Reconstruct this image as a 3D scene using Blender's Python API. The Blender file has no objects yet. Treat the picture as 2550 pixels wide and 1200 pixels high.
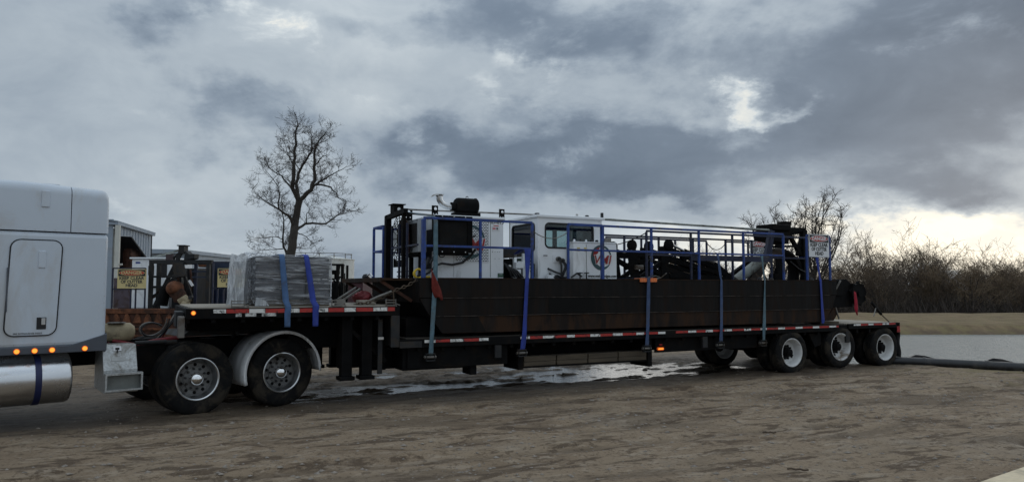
import bpy, bmesh, math, random
import numpy as np
from mathutils import Vector, Matrix
R_ = math.radians
rnd = random.Random(7)
SC = bpy.context.scene
COL = SC.collection

# ------------------------------------------------------------------ camera
cam_d = bpy.data.cameras.new('camera'); cam = bpy.data.objects.new('camera', cam_d); COL.objects.link(cam)
cam_d.sensor_width = 36.0; cam_d.lens = 36.0 * 1842 / 2550
cam_d.clip_start = 0.1; cam_d.clip_end = 2000
cam.location = (0, 0, 1.8); cam.rotation_euler = (R_(90) + math.atan(116 / 1842), 0, 0)
SC.camera = cam

# ------------------------------------------------------------------ view
SC.view_settings.view_transform = 'Standard'; SC.view_settings.look = 'None'
SC.view_settings.gamma = 1.0; SC.view_settings.use_curve_mapping = False
SC.view_settings.exposure = 0.13
SC.cycles.max_bounces = 6; SC.cycles.diffuse_bounces = 2; SC.cycles.glossy_bounces = 3
SC.cycles.transparent_max_bounces = 12; SC.cycles.transmission_bounces = 4

# ------------------------------------------------------------------ sun, hidden behind cloud on the right
SUN_AZ, SUN_EL = R_(36), R_(11)
sd = Vector((math.sin(SUN_AZ) * math.cos(SUN_EL), math.cos(SUN_AZ) * math.cos(SUN_EL), math.sin(SUN_EL)))
sun_d = bpy.data.lights.new('sun', 'SUN'); sun_d.energy = 0.5; sun_d.angle = R_(60); sun_d.color = (1, .93, .82)
sun = bpy.data.objects.new('sun', sun_d); COL.objects.link(sun)
sun.rotation_euler = sd.to_track_quat('Z', 'Y').to_euler(); sun.location = (20, 30, 20)

# ------------------------------------------------------------------ sky: clear sky seen through a broken overcast
W = bpy.data.worlds.new('World'); SC.world = W; W.use_nodes = True
nt = W.node_tree; nt.nodes.clear()
class NT:
    def __init__(s, tree): s.t = tree
    def n(s, typ, **kw):
        nd = s.t.nodes.new(typ)
        for k, v in kw.items(): setattr(nd, k, v)
        return nd
    def set(s, sock, v):
        if hasattr(v, 'is_linked') or isinstance(v, bpy.types.NodeSocket): s.t.links.new(v, sock)
        else: sock.default_value = v
    def m(s, op, a, b=None, c=None, clamp=False):
        nd = s.n('ShaderNodeMath', operation=op, use_clamp=clamp); s.set(nd.inputs[0], a)
        if b is not None: s.set(nd.inputs[1], b)
        if c is not None: s.set(nd.inputs[2], c)
        return nd.outputs[0]
    def noise(s, vec, scale, detail=6, rough=.55, dist=0):
        nd = s.n('ShaderNodeTexNoise'); s.set(nd.inputs['Vector'], vec); nd.inputs['Scale'].default_value = scale
        nd.inputs['Detail'].default_value = detail; nd.inputs['Roughness'].default_value = rough; nd.inputs['Distortion'].default_value = dist
        return nd.outputs['Fac']
    def ramp(s, fac, stops):
        nd = s.n('ShaderNodeValToRGB'); s.set(nd.inputs[0], fac); cr = nd.color_ramp
        while len(cr.elements) < len(stops): cr.elements.new(.5)
        for e, (p, c) in zip(cr.elements, stops): e.position = p; e.color = (*c, 1) if len(c) == 3 else c
        return nd.outputs['Color']
    def mix(s, fac, a, b, typ='MIX'):
        nd = s.n('ShaderNodeMix', data_type='RGBA', blend_type=typ, clamp_factor=True)
        s.set(nd.inputs[0], fac)
        for k, v in ((6, a), (7, b)):
            if isinstance(v, (tuple, list)): nd.inputs[k].default_value = (*v, 1)[:4]
            else: s.t.links.new(v, nd.inputs[k])
        return nd.outputs[2]
    def mapr(s, v, a, b, c=0., d=1.):
        nd = s.n('ShaderNodeMapRange'); s.set(nd.inputs[0], v)
        for i, q in enumerate((a, b, c, d)): nd.inputs[i + 1].default_value = q
        return nd.outputs[0]
    def mapping(s, vec, scale=(1, 1, 1), rot=(0, 0, 0), loc=(0, 0, 0)):
        nd = s.n('ShaderNodeMapping'); s.set(nd.inputs[0], vec)
        nd.inputs['Location'].default_value = loc; nd.inputs['Rotation'].default_value = rot; nd.inputs['Scale'].default_value = scale
        return nd.outputs[0]

def build_sky():
    g = NT(nt)
    tc = g.n('ShaderNodeTexCoord').outputs['Generated']
    sep = g.n('ShaderNodeSeparateXYZ'); nt.links.new(tc, sep.inputs[0]); X, Y, Z = sep.outputs
    az = g.m('ARCTAN2', X, Y); el = g.m('ARCSINE', Z)
    st = g.mapping(tc, (1, 1, 1.9))
    w1 = g.m('SUBTRACT', g.noise(st, 4.2, 9, .60), .5)
    w2 = g.m('SUBTRACT', g.noise(g.mapping(tc, (1, 1, 1.9), loc=(5.2, 1.3, 7.7)), 4.2, 9, .60), .5)
    az = g.m('ADD', az, g.m('MULTIPLY', w1, .42)); el = g.m('ADD', el, g.m('MULTIPLY', w2, .26))
    def blob(px, py, rx, ry, amp):
        dx = (px - 1275) / 1842; a0 = math.atan(dx); e0 = math.atan((716 - py) / 1842 * math.cos(a0))
        ra = rx / 1842 * math.cos(a0) ** 2; re = ry / 1842 * math.cos(a0)
        p = g.m('POWER', g.m('MULTIPLY', g.m('SUBTRACT', az, a0), 1 / ra), 2.0)
        q = g.m('POWER', g.m('MULTIPLY', g.m('SUBTRACT', el, e0), 1 / re), 2.0)
        return g.m('MULTIPLY', g.m('EXPONENT', g.m('MULTIPLY', g.m('ADD', p, q), -1.0)), amp)
    big = g.noise(st, 2.3, 5, .5)
    e0 = g.noise(g.mapping(tc, (1, 1, 1.6), loc=(6, 3, 1)), 3.6, 8, .55, .3)     # cloud masses
    e1 = g.noise(g.mapping(tc, (1, 1, 1.7), loc=(3, 9, 2)), 8.0, 9, .60, .4)     # lumps on their edges
    e2 = g.noise(g.mapping(tc, (1, 1, 1.9), loc=(8, 1, 4)), 14.0, 8, .62)
    def sm(S, lo, hi):
        nd = g.n('ShaderNodeMapRange', interpolation_type='SMOOTHSTEP'); g.set(nd.inputs[0], S)
        nd.inputs[1].default_value = lo; nd.inputs[2].default_value = hi
        return nd.outputs[0]
    def total(bl, terms):
        S = None
        for e, k in terms:
            q = g.m('MULTIPLY', g.m('SUBTRACT', e, .5), k); S = q if S is None else g.m('ADD', S, q)
        for q in bl: S = g.m('ADD', S, blob(*q))
        return S
    dark = sm(total(SKY_DARK, ((e0, 3.3), (e1, 1.5), (e2, .6))), .02, 1.15)
    lite = sm(total(SKY_LIGHT, ((e0, 1.2), (e1, 2.2), (e2, 1.2))), .22, 1.15)
    B = g.m('ADD', .575, g.m('MULTIPLY', g.m('SUBTRACT', big, .5), .55))
    B = g.m('ADD', B, g.m('MULTIPLY', g.m('SUBTRACT', e1, .5), .34))
    B = g.m('SUBTRACT', B, g.m('MULTIPLY', dark, .38)); B = g.m('ADD', B, g.m('MULTIPLY', lite, .46))
    glow = total(SKY_GLOW, ((e1, .35), (e2, .3)))
    B = g.m('ADD', B, g.m('MULTIPLY', sm(glow, .08, .95), .34))
    col = g.ramp(B, [(.10, (.116, .156, .212)), (.26, (.172, .220, .285)), (.42, (.268, .325, .392)), (.58, (.392, .452, .508)),
                     (.74, (.56, .615, .65)), (.88, (.80, .80, .745)), (1.0, (1.10, 1.03, .87))])
    sky = g.n('ShaderNodeTexSky', sky_type='NISHITA', sun_disc=False, sun_elevation=SUN_EL, sun_rotation=SUN_AZ)
    sky.air_density = 1.0; sky.dust_density = 2.0
    skyc = g.mix(1.0, sky.outputs[0], (.05, .05, .05), 'MULTIPLY')
    # an overcast dome grows brighter towards the zenith
    zen = g.m('ADD', 1.0, g.m('MULTIPLY', g.m('MAXIMUM', g.m('SUBTRACT', Z, .28), 0.0), ZEN))
    colz = g.mix(1.0, col, g.n('ShaderNodeCombineColor').outputs[0], 'MULTIPLY')
    cc = [n for n in nt.nodes if n.bl_idname == 'ShaderNodeCombineColor'][0]
    for i in range(3): nt.links.new(zen, cc.inputs[i])
    out = g.mix(.975, skyc, colz)
    bg = g.n('ShaderNodeBackground'); nt.links.new(out, bg.inputs[0]); bg.inputs[1].default_value = 1.0
    wo = g.n('ShaderNodeOutputWorld'); nt.links.new(bg.outputs[0], wo.inputs[0])
ZEN = .9
SKY_DARK = [(1360, 395, 350, 125, 1.35), (1720, 360, 340, 110, 1.05), (2300, 230, 470, 260, 1.15), (2380, 430, 330, 60, .60), (1500, 80, 600, 90, .75), (1040, 335, 80, 60, .45), (590, 340, 220, 95, .70),
            (320, 70, 120, 70, .55), (1650, 490, 300, 45, .35), (2050, 520, 250, 35, .25), (950, 60, 300, 60, .30)]
SKY_LIGHT = [(1855, 222, 85, 40, .92), (1960, 240, 80, 30, .50), (1380, 182, 200, 36, .40), (690, 125, 160, 60, .36), (490, 35, 60, 30, .26), (2540, 590, 340, 62, .55), (2180, 655, 340, 50, .45), (1680, 560, 200, 40, .30), (1000, 480, 300, 130, .18), (1150, 270, 180, 50, .28)]
SKY_GLOW = [(2560, 585, 420, 85, .95), (2200, 635, 400, 78, .85), (1780, 660, 380, 65, .62), (1150, 700, 500, 50, .22)]
build_sky()

# ------------------------------------------------------------------ materials
MATS = {}
def mat(name, col, rough=.6, metal=0., var=.25, scale=6., bump=0., dirt=None, dirt_amt=.0, spec=.5, stretch=(1, 1, 1), coat=0., dscale=3., emit=0.):
    """painted / worn surface: base colour broken up by noise, patches of a second colour, fine bump"""
    if name in MATS: return MATS[name]
    m = bpy.data.materials.new(name); m.use_nodes = True; t = m.node_tree; t.nodes.clear(); g = NT(t)
    out = g.n('ShaderNodeOutputMaterial'); p = g.n('ShaderNodeBsdfPrincipled'); t.links.new(p.outputs[0], out.inputs[0])
    tc = g.mapping(g.n('ShaderNodeTexCoord').outputs['Object'], stretch)
    nz = g.noise(tc, scale, 7, .6)
    lo = tuple(max(0, c * (1 - var)) for c in col); hi = tuple(min(1, c * (1 + var)) for c in col)
    c = g.ramp(nz, [(.3, lo), (.7, hi)])
    if dirt is not None:
        dn = g.noise(tc, dscale, 9, .68, .6)
        f = g.mapr(dn, .62 - dirt_amt * .35, .72 - dirt_amt * .25)
        c = g.mix(f, c, dirt)
        rr = g.m('ADD', rough, g.m('MULTIPLY', f, .25), clamp=True)
    else:
        rr = g.m('ADD', rough, g.m('MULTIPLY', g.m('SUBTRACT', nz, .5), .25), clamp=True)
    t.links.new(c, p.inputs['Base Color']); t.links.new(rr, p.inputs['Roughness'])
    p.inputs['Metallic'].default_value = metal; p.inputs['Specular IOR Level'].default_value = spec
    p.inputs['Coat Weight'].default_value = coat
    if emit:
        p.inputs['Emission Color'].default_value = (*col, 1); p.inputs['Emission Strength'].default_value = emit
    if bump:
        b = g.n('ShaderNodeBump'); b.inputs['Strength'].default_value = 1.0; b.inputs['Distance'].default_value = bump
        t.links.new(g.noise(tc, scale * 3, 6, .6), b.inputs['Height']); t.links.new(b.outputs[0], p.inputs['Normal'])
    MATS[name] = m; return m

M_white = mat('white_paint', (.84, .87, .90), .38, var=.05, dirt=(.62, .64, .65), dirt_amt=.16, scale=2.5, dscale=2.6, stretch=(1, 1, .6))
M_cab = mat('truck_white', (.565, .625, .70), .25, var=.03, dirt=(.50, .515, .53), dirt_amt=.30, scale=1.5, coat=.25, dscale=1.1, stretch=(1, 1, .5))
M_skirt = mat('truck_grey', (.075, .085, .105), .45, var=.12)
M_black = mat('black_steel', (.0042, .0042, .0046), .7, var=.5, dirt=(.014, .011, .009), dirt_amt=.28, spec=.12)
M_gasket = mat('black_rubber', (.012, .012, .014), .6, var=.3)
M_hose = mat('rubber_hose', (.014, .014, .016), .5, var=.3)
M_tyre = mat('tyre_rubber', (.0075, .0075, .008), .85, var=.4, dirt=(.042, .035, .027), dirt_amt=.40, spec=.2, scale=9, bump=.002, dscale=4)
M_alu = mat('aluminium', (.62, .63, .64), .30, 1.0, var=.12, dirt=(.33, .30, .26), dirt_amt=.25, scale=5)
M_tank = mat('polished_tank', (.72, .73, .75), .27, 1.0, var=.06, dirt=(.52, .50, .46), dirt_amt=.12, scale=3, stretch=(.5, 1, 1), dscale=3.5)
M_tread = mat('diamond_plate', (.46, .47, .47), .42, .8, var=.25, dirt=(.24, .22, .19), dirt_amt=.3, scale=40, bump=.004)
M_chrome = mat('chrome', (.88, .88, .88), .07, 1.0, var=.03)
M_steelwheel = mat('white_wheel', (.62, .62, .61), .5, var=.10, dirt=(.20, .16, .12), dirt_amt=.28, scale=6)
M_dark = mat('dark_grey_steel', (.020, .021, .023), .58, var=.4, dirt=(.045, .036, .028), dirt_amt=.35, spec=.3)
M_hull = mat('hull_black', (.0075, .0066, .0064), .62, var=.6, dirt=(.017, .0115, .009), dirt_amt=.42, scale=3, stretch=(2.2, 1, .35), dscale=2.2, spec=.16, bump=.006)
M_hull2 = mat('hull_rust_black', (.015, .0105, .0088), .66, var=.5, dirt=(.042, .023, .014), dirt_amt=.52, scale=3, stretch=(1.6, 1, .4), dscale=2.2, spec=.16, bump=.006)
M_blue = mat('rail_blue', (.015, .052, .235), .45, var=.45, dirt=(.035, .04, .06), dirt_amt=.30, scale=5, dscale=5)
M_bluedk = mat('rail_blue_dark', (.011, .016, .045), .5, var=.35, dirt=(.05, .045, .05), dirt_amt=.25)
M_strapblue = mat('strap_royal', (.022, .046, .28), .75, var=.25, dirt=(.06, .07, .20), dirt_amt=.22, scale=8)
M_strapslate = mat('strap_slate', (.050, .085, .18), .8, var=.3, dirt=(.09, .10, .13), dirt_amt=.3, scale=8)
M_strapteal = mat('strap_teal', (.095, .165, .205), .8, var=.28, dirt=(.10, .12, .13), dirt_amt=.3, scale=8)
M_strapsteel = mat('strap_steelblue', (.060, .125, .26), .8, var=.25, dirt=(.07, .09, .14), dirt_amt=.25, scale=8)
M_tapew = mat('tape_white', (.78, .77, .74), .4, var=.06, dirt=(.03, .028, .026), dirt_amt=.30, scale=9, dscale=9)
M_taper = mat('tape_red', (.42, .028, .022), .4, var=.15, dirt=(.05, .02, .02), dirt_amt=.28, scale=9, dscale=9)
M_plate = mat('dot_plate', (.62, .62, .60), .5, var=.1, dirt=(.05, .05, .05), dirt_amt=.4, scale=12, dscale=12)
M_wood = mat('deck_wood', (.40, .36, .30), .85, var=.25, dirt=(.16, .13, .10), dirt_amt=.35, scale=3, stretch=(.25, 6, 6), bump=.004)
M_woodshade = mat('dark_shaded_deck', (.060, .050, .040), .85, var=.35, dirt=(.03, .025, .02), dirt_amt=.4, scale=3, stretch=(.25, 6, 6), bump=.004)  # dark, dirty boards, with the shade beneath the raked bow put into the colour
M_crate = mat('old_timber', (.085, .066, .045), .85, var=.35, scale=4, stretch=(.4, 3, 3), bump=.004)
M_amber = mat('amber_lamp', (1.0, .34, .04), .3, var=.1, emit=1.1)
M_amberdk = mat('amber_lens', (.75, .13, .015), .25, var=.1, emit=.25)
M_redlens = mat('red_lens', (.30, .01, .01), .25, var=.1)
M_redflag = mat('red_flag', (.16, .020, .014), .9, var=.4, dirt=(.07, .012, .01), dirt_amt=.4, scale=7)
M_redflag2 = mat('crimson_flag', (.33, .012, .030), .85, var=.3, scale=7)
M_redstuff = mat('red_tarp', (.17, .016, .020), .7, var=.4, scale=6)
M_orange = mat('corner_orange', (.78, .22, .07), .55, var=.15, dirt=(.55, .35, .25), dirt_amt=.3)
M_yellow = mat('yellow_webbing', (.72, .50, .035), .7, var=.25, dirt=(.3, .22, .05), dirt_amt=.25)
M_chain = mat('rusty_chain', (.10, .072, .05), .6, .5, var=.4)
M_winch = mat('winch_steel', (.20, .19, .175), .5, .6, var=.3, dirt=(.09, .06, .04), dirt_amt=.35)
M_pipegrey = mat('grey_pipe', (.24, .26, .24), .55, var=.25, dirt=(.11, .10, .085), dirt_amt=.4, scale=4)
M_pipebrown = mat('brown_pipe', (.075, .05, .036), .7, var=.35, dirt=(.035, .028, .024), dirt_amt=.4)
M_silver = mat('cylinder_rod', (.55, .55, .54), .3, 1.0, var=.1)
M_cartongrey = mat('grey_carton', (.085, .085, .092), .7, var=.22, dirt=(.05, .05, .056), dirt_amt=.3, scale=3)
M_rust = mat('rust', (.17, .062, .027), .85, var=.45, dirt=(.055, .026, .017), dirt_amt=.5, scale=4, bump=.006)
M_rustdk = mat('dark_rust', (.075, .030, .018), .85, var=.5, dirt=(.025, .016, .012), dirt_amt=.5, scale=4, bump=.006)
M_tan = mat('tan_pipe', (.33, .27, .17), .7, var=.25, dirt=(.15, .12, .08), dirt_amt=.35)
M_signw = mat('sign_white', (.74, .75, .77), .45, var=.04)
M_signy = mat('sign_yellow', (.64, .53, .25), .5, var=.06)
M_signred = mat('sign_red', (.46, .035, .025), .45, var=.08)
M_signblk = mat('sign_black', (.018, .016, .016), .5, var=.1)
M_signtxt = mat('sign_letter', (.05, .052, .05), .5, var=.1)
M_logored = mat('logo_red', (.32, .016, .014), .4, var=.1)
M_logoteal = mat('logo_teal', (.028, .075, .085), .4, var=.1)
M_green = mat('green_plate', (.03, .09, .055), .5, var=.1)
M_navy = mat('navy_steel', (.016, .028, .06), .55, var=.3, dirt=(.04, .045, .055), dirt_amt=.3)
M_purple = mat('plum_steel', (.085, .065, .085), .6, var=.35, dirt=(.06, .035, .03), dirt_amt=.4, scale=3)
M_sheet = mat('shed_sheet', (.30, .36, .43), .5, var=.08, dirt=(.30, .33, .36), dirt_amt=.3, scale=1.5)
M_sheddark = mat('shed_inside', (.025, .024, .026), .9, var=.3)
M_gutter = mat('gutter_cream', (.60, .60, .55), .5, var=.1)
M_tankwhite = mat('tank_white', (.68, .69, .66), .55, var=.05, dirt=(.50, .50, .44), dirt_amt=.3, scale=1)
M_maroon = mat('maroon_steel', (.06, .022, .028), .7, var=.3)
M_hdpe = mat('hdpe_pipe', (.014, .015, .018), .38, var=.3, dirt=(.06, .055, .05), dirt_amt=.3)
M_slab = mat('pale_concrete', (.70, .58, .40), .85, var=.10, dirt=(.5, .42, .30), dirt_amt=.3, scale=14, bump=.003)
M_bark = mat('bark', (.050, .044, .038), .9, var=.35, scale=8, stretch=(1, 1, .3), bump=.01)
M_twig = mat('twig', (.045, .037, .033), .9, var=.3, scale=2)
M_twigfar = mat('twig_far', (.105, .076, .054), .9, var=.45, scale=.35)
M_bud = mat('budding_twig', (.185, .130, .078), .9, var=.4, scale=.35)
M_twigpale = mat('twig_pale', (.085, .070, .060), .9, var=.3, scale=2)
M_brush = mat('brush', (.050, .039, .032), .95, var=.6, scale=.5)
M_stone = mat('stone', (.26, .225, .19), .9, var=.35, scale=20)
M_stick = mat('dead_wood', (.09, .062, .042), .9, var=.3)
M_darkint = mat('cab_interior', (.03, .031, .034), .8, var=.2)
M_film = None

def glass_mat():
    m = bpy.data.materials.new('window_glass'); m.use_nodes = True; t = m.node_tree; t.nodes.clear(); g = NT(t)
    o = g.n('ShaderNodeOutputMaterial'); tr = g.n('ShaderNodeBsdfTransparent'); tr.inputs[0].default_value = (.74, .82, .82, 1)
    gl = g.n('ShaderNodeBsdfGlossy'); gl.inputs['Roughness'].default_value = .03
    fr = g.n('ShaderNodeFresnel'); fr.inputs[0].default_value = 1.5
    mx = g.n('ShaderNodeMixShader'); t.links.new(fr.outputs[0], mx.inputs[0]); t.links.new(tr.outputs[0], mx.inputs[1]); t.links.new(gl.outputs[0], mx.inputs[2])
    t.links.new(mx.outputs[0], o.inputs[0]); return m
M_glass = glass_mat()

def film_mat(name, opac, col, sc):
    """stretch film: clear sheet with milky streaks and folds"""
    m = bpy.data.materials.new(name); m.use_nodes = True; t = m.node_tree; t.nodes.clear(); g = NT(t)
    o = g.n('ShaderNodeOutputMaterial'); tc = g.n('ShaderNodeTexCoord').outputs['Object']
    n1 = g.noise(g.mapping(tc, sc, rot=(0, R_(8), 0)), 3.2, 8, .62, 1.2)
    n2 = g.noise(g.mapping(tc, sc, rot=(0, R_(-14), 0), loc=(3, 2, 1)), 5.0, 7, .6, .8)
    f = g.mapr(g.m('MAXIMUM', n1, n2), .52, .66, opac[0], opac[1])
    b = g.n('ShaderNodeBump'); b.inputs['Distance'].default_value = .05; b.inputs['Strength'].default_value = 1.0; t.links.new(g.m('ADD', n1, n2), b.inputs['Height'])
    tr = g.n('ShaderNodeBsdfTransparent'); tr.inputs[0].default_value = (.93, .94, .96, 1)
    p = g.n('ShaderNodeBsdfPrincipled'); p.inputs['Base Color'].default_value = (*col, 1); p.inputs['Roughness'].default_value = .22
    t.links.new(b.outputs[0], p.inputs['Normal'])
    mx = g.n('ShaderNodeMixShader'); t.links.new(f, mx.inputs[0]); t.links.new(tr.outputs[0], mx.inputs[1]); t.links.new(p.outputs[0], mx.inputs[2])
    t.links.new(mx.outputs[0], o.inputs[0]); return m
M_film = film_mat('stretch_film', (.16, .88), (.60, .62, .65), (.30, 1, 5.0))
M_filmloose = film_mat('loose_film', (.45, .98), (.80, .83, .86), (4, 3, .8))

# ------------------------------------------------------------------ mesh builder
BASE = {}
class MB:
    def __init__(s): s.v = []; s.f = []
    def add(s, vs, fs):
        o = len(s.v); s.v += [tuple(map(float, p)) for p in vs]; s.f += [tuple(i + o for i in f) for f in fs]; return s
    def box(s, x0, x1, y0, y1, z0, z1):
        return s.add([(x0, y0, z0), (x1, y0, z0), (x1, y1, z0), (x0, y1, z0), (x0, y0, z1), (x1, y0, z1), (x1, y1, z1), (x0, y1, z1)],
                     [(0, 3, 2, 1), (4, 5, 6, 7), (0, 1, 5, 4), (1, 2, 6, 5), (2, 3, 7, 6), (3, 0, 4, 7)])
    def prism(s, poly, y0, y1, ax='y'):
        """polygon in (s,H) extruded along v (ax y); ax x: polygon in (v,H); ax z: polygon in (s,v)"""
        n = len(poly)
        if ax == 'y': a = [(p, y0, q) for p, q in poly] + [(p, y1, q) for p, q in poly]
        elif ax == 'x': a = [(y0, p, q) for p, q in poly] + [(y1, p, q) for p, q in poly]
        else: a = [(p, q, y0) for p, q in poly] + [(p, q, y1) for p, q in poly]
        return s.add(a, [tuple(range(n))[::-1], tuple(range(n, 2 * n))] + [(i, (i + 1) % n, n + (i + 1) % n, n + i) for i in range(n)])
    def tube(s, pts, r, n=8, cap=True):
        pts = [Vector(p) for p in pts]; k = len(pts); rr = r if isinstance(r, (list, tuple)) else [r] * k
        prev = None; rings = []
        for i, p in enumerate(pts):
            d = (pts[min(i + 1, k - 1)] - pts[max(i - 1, 0)]).normalized()
            if prev is None:
                a = Vector((0, 0, 1)) if abs(d.z) < .9 else Vector((0, 1, 0)); u = d.cross(a).normalized()
            else: u = (prev - d * prev.dot(d)).normalized()
            prev = u; w = d.cross(u)
            rings.append([p + (u * math.cos(2 * math.pi * j / n) + w * math.sin(2 * math.pi * j / n)) * rr[i] for j in range(n)])
        vs = [q for rg in rings for q in rg]
        fs = [(i * n + j, i * n + (j + 1) % n, (i + 1) * n + (j + 1) % n, (i + 1) * n + j) for i in range(k - 1) for j in range(n)]
        if cap: fs += [tuple(range(n))[::-1], tuple(range((k - 1) * n, k * n))]
        return s.add(vs, fs)
    def bar(s, p, q, w, h=None):
        """square bar from p to q"""
        h = h or w; p = Vector(p); q = Vector(q); d = (q - p).normalized(); a = Vector((0, 0, 1)) if abs(d.z) < .95 else Vector((1, 0, 0))
        u = d.cross(a).normalized() * w / 2; t = u.cross(d).normalized() * h / 2
        vs = [c + e * u + f * t for c in (p, q) for e, f in ((-1, -1), (1, -1), (1, 1), (-1, 1))]
        return s.add(vs, [(3, 2, 1, 0), (4, 5, 6, 7), (0, 1, 5, 4), (1, 2, 6, 5), (2, 3, 7, 6), (3, 0, 4, 7)])
    def lathe(s, prof, c, ax='y', n=32):
        """profile of (radius, offset along axis)"""
        c = Vector(c); vs = []; k = len(prof)
        for r, o in prof:
            for j in range(n):
                a = 2 * math.pi * j / n; ca, sa = math.cos(a) * r, math.sin(a) * r
                vs.append(c + Vector({'y': (ca, o, sa), 'x': (o, ca, sa), 'z': (ca, sa, o)}[ax]))
        return s.add(vs, [(i * n + j, i * n + (j + 1) % n, (i + 1) * n + (j + 1) % n, (i + 1) * n + j) for i in range(k - 1) for j in range(n)])
    def cyl(s, c, r, o0, o1, ax='y', n=20):
        return s.lathe([(0.0005, o0), (r, o0), (r, o1), (.0005, o1)], c, ax, n)
    def grid(s, rows):
        k = len(rows); n = len(rows[0])
        return s.add([p for r in rows for p in r], [(i * n + j, i * n + j + 1, (i + 1) * n + j + 1, (i + 1) * n + j) for i in range(k - 1) for j in range(n - 1)])
    def holeplate(s, x0, x1, z0, z1, hx0, hx1, hz0, hz1, rad, y0, y1, ax='y', n=5):
        """rectangular plate with a rounded-rectangle hole, thickness y0..y1"""
        rad = min(rad, (hx1 - hx0) / 2, (hz1 - hz0) / 2); inner = []
        for cx, cz, a0 in ((hx1 - rad, hz1 - rad, 0), (hx0 + rad, hz1 - rad, 90), (hx0 + rad, hz0 + rad, 180), (hx1 - rad, hz0 + rad, 270)):
            inner += [(cx + rad * math.cos(R_(a0 + 90 * i / n)), cz + rad * math.sin(R_(a0 + 90 * i / n))) for i in range(n + 1)]
        cor = [(x1, z1), (x0, z1), (x0, z0), (x1, z0)]; m = len(inner); vs = []; fs = []
        def P(p, y): return {'y': (p[0], y, p[1]), 'x': (y, p[0], p[1])}[ax]
        for y in (y0, y1): vs += [P(p, y) for p in inner] + [P(p, y) for p in cor]
        L = m + 4
        for b in (0, L):
            for c in range(4):
                for i in range(n): k = c * (n + 1) + i; fs.append((b + k, b + k + 1, b + m + c))
                k = c * (n + 1) + n; fs.append((b + k, b + (k + 1) % m, b + m + (c + 1) % 4, b + m + c))
        fs += [(i, (i + 1) % m, L + (i + 1) % m, L + i) for i in range(m)] + [(m + i, m + (i + 1) % 4, L + m + (i + 1) % 4, L + m + i) for i in range(4)]
        return s.add(vs, fs)
    def mesh(s, name, m=None, smooth=None, shift=(0, 0, 0)):
        me = bpy.data.meshes.new(name); sh = shift
        me.from_pydata([(x - sh[0], y - sh[1], z - sh[2]) for x, y, z in s.v], [], s.f)
        bm = bmesh.new(); bm.from_mesh(me); bmesh.ops.recalc_face_normals(bm, faces=bm.faces); bm.to_mesh(me); bm.free()
        if m: me.materials.append(m)
        if smooth:
            me.shade_smooth(); me.set_sharp_from_angle(angle=R_(smooth))
        return me
    def build(s, name, m, parent=None, smooth=None, bevel=0, label=None, seg=2):
        sh = BASE.get(root_of(parent), (0, 0, 0)) if parent else (0, 0, 0)
        o = bpy.data.objects.new(name, s.mesh(name, m, smooth, sh)); COL.objects.link(o)
        if parent: o.parent = parent
        if label: o['label'] = label
        if bevel:
            b = o.modifiers.new('bevel', 'BEVEL'); b.width = bevel; b.segments = seg; b.limit_method = 'ANGLE'; b.angle_limit = R_(40)
        return o
def root_of(o):
    while o.parent: o = o.parent
    return o.name
def tag(o, label, cat, group=None, kind=None):
    if label: o['label'] = label
    if cat: o['category'] = cat
    if group: o['group'] = group
    if kind: o['kind'] = kind
    return o
T_FR = ((5.955, 15.815), R_(27.5)); K_FR = ((-4.496, 10.70), R_(42.0)); W_FR = ((0, 0), 0.0)
def fmat(fr): return Matrix.Translation((fr[0][0], fr[0][1], 0)) @ Matrix.Rotation(fr[1], 4, 'Z')
def thing(name, label, cat, fr, base=(0, 0, 0), group=None):
    o = bpy.data.objects.new(name, None); COL.objects.link(o); o.empty_display_size = .2
    o.matrix_world = fmat(fr) @ Matrix.Translation(base); BASE[o.name] = base
    return tag(o, label, cat, group)
def single(mb, name, m, label, cat, fr, base, group=None, smooth=None, bevel=0, kind=None):
    o = bpy.data.objects.new(name, mb.mesh(name, m, smooth, base)); COL.objects.link(o)
    o.matrix_world = fmat(fr) @ Matrix.Translation(base)
    if bevel:
        b = o.modifiers.new('bevel', 'BEVEL'); b.width = bevel; b.segments = 2; b.limit_method = 'ANGLE'
    return tag(o, label, cat, group, kind)
def struct(mb, name, m, smooth=None):
    o = bpy.data.objects.new(name, mb.mesh(name, m, smooth)); COL.objects.link(o); o['kind'] = 'structure'; return o
TXT = {}
def text(string, size, ext=.002, shear=0., off=0., sx=1., align='CENTER'):
    """flat lettering as verts and faces in x,y (z = thickness)"""
    key = (string, size, ext, shear, off, sx, align)
    if key not in TXT:
        cu = bpy.data.curves.new('letters', 'FONT'); cu.body = string; cu.size = size; cu.extrude = ext; cu.shear = shear; cu.offset = off
        cu.align_x = align; cu.align_y = 'CENTER'; cu.resolution_u = 3
        ob = bpy.data.objects.new('letters', cu); COL.objects.link(ob)
        me = bpy.data.meshes.new_from_object(ob.evaluated_get(bpy.context.evaluated_depsgraph_get()))
        TXT[key] = ([(v.co.x * sx, v.co.y, v.co.z) for v in me.vertices], [tuple(p.vertices) for p in me.polygons])
        bpy.data.objects.remove(ob); bpy.data.curves.remove(cu); bpy.data.meshes.remove(me)
    return TXT[key]
def put_text(string, size, s0, v0, h0, m, parent, name='lettering', **kw):
    fit = kw.pop('fit', None); vs, fs = text(string, size, **kw)
    if fit:
        x0 = min(v[0] for v in vs); x1 = max(v[0] for v in vs); vs = [((x - (x0 + x1) / 2) * fit / (x1 - x0), y, z) for x, y, z in vs]
    return MB().add([(s0 + x, v0 - z, h0 + y) for x, y, z in vs], fs).build(name, m, parent)

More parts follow.
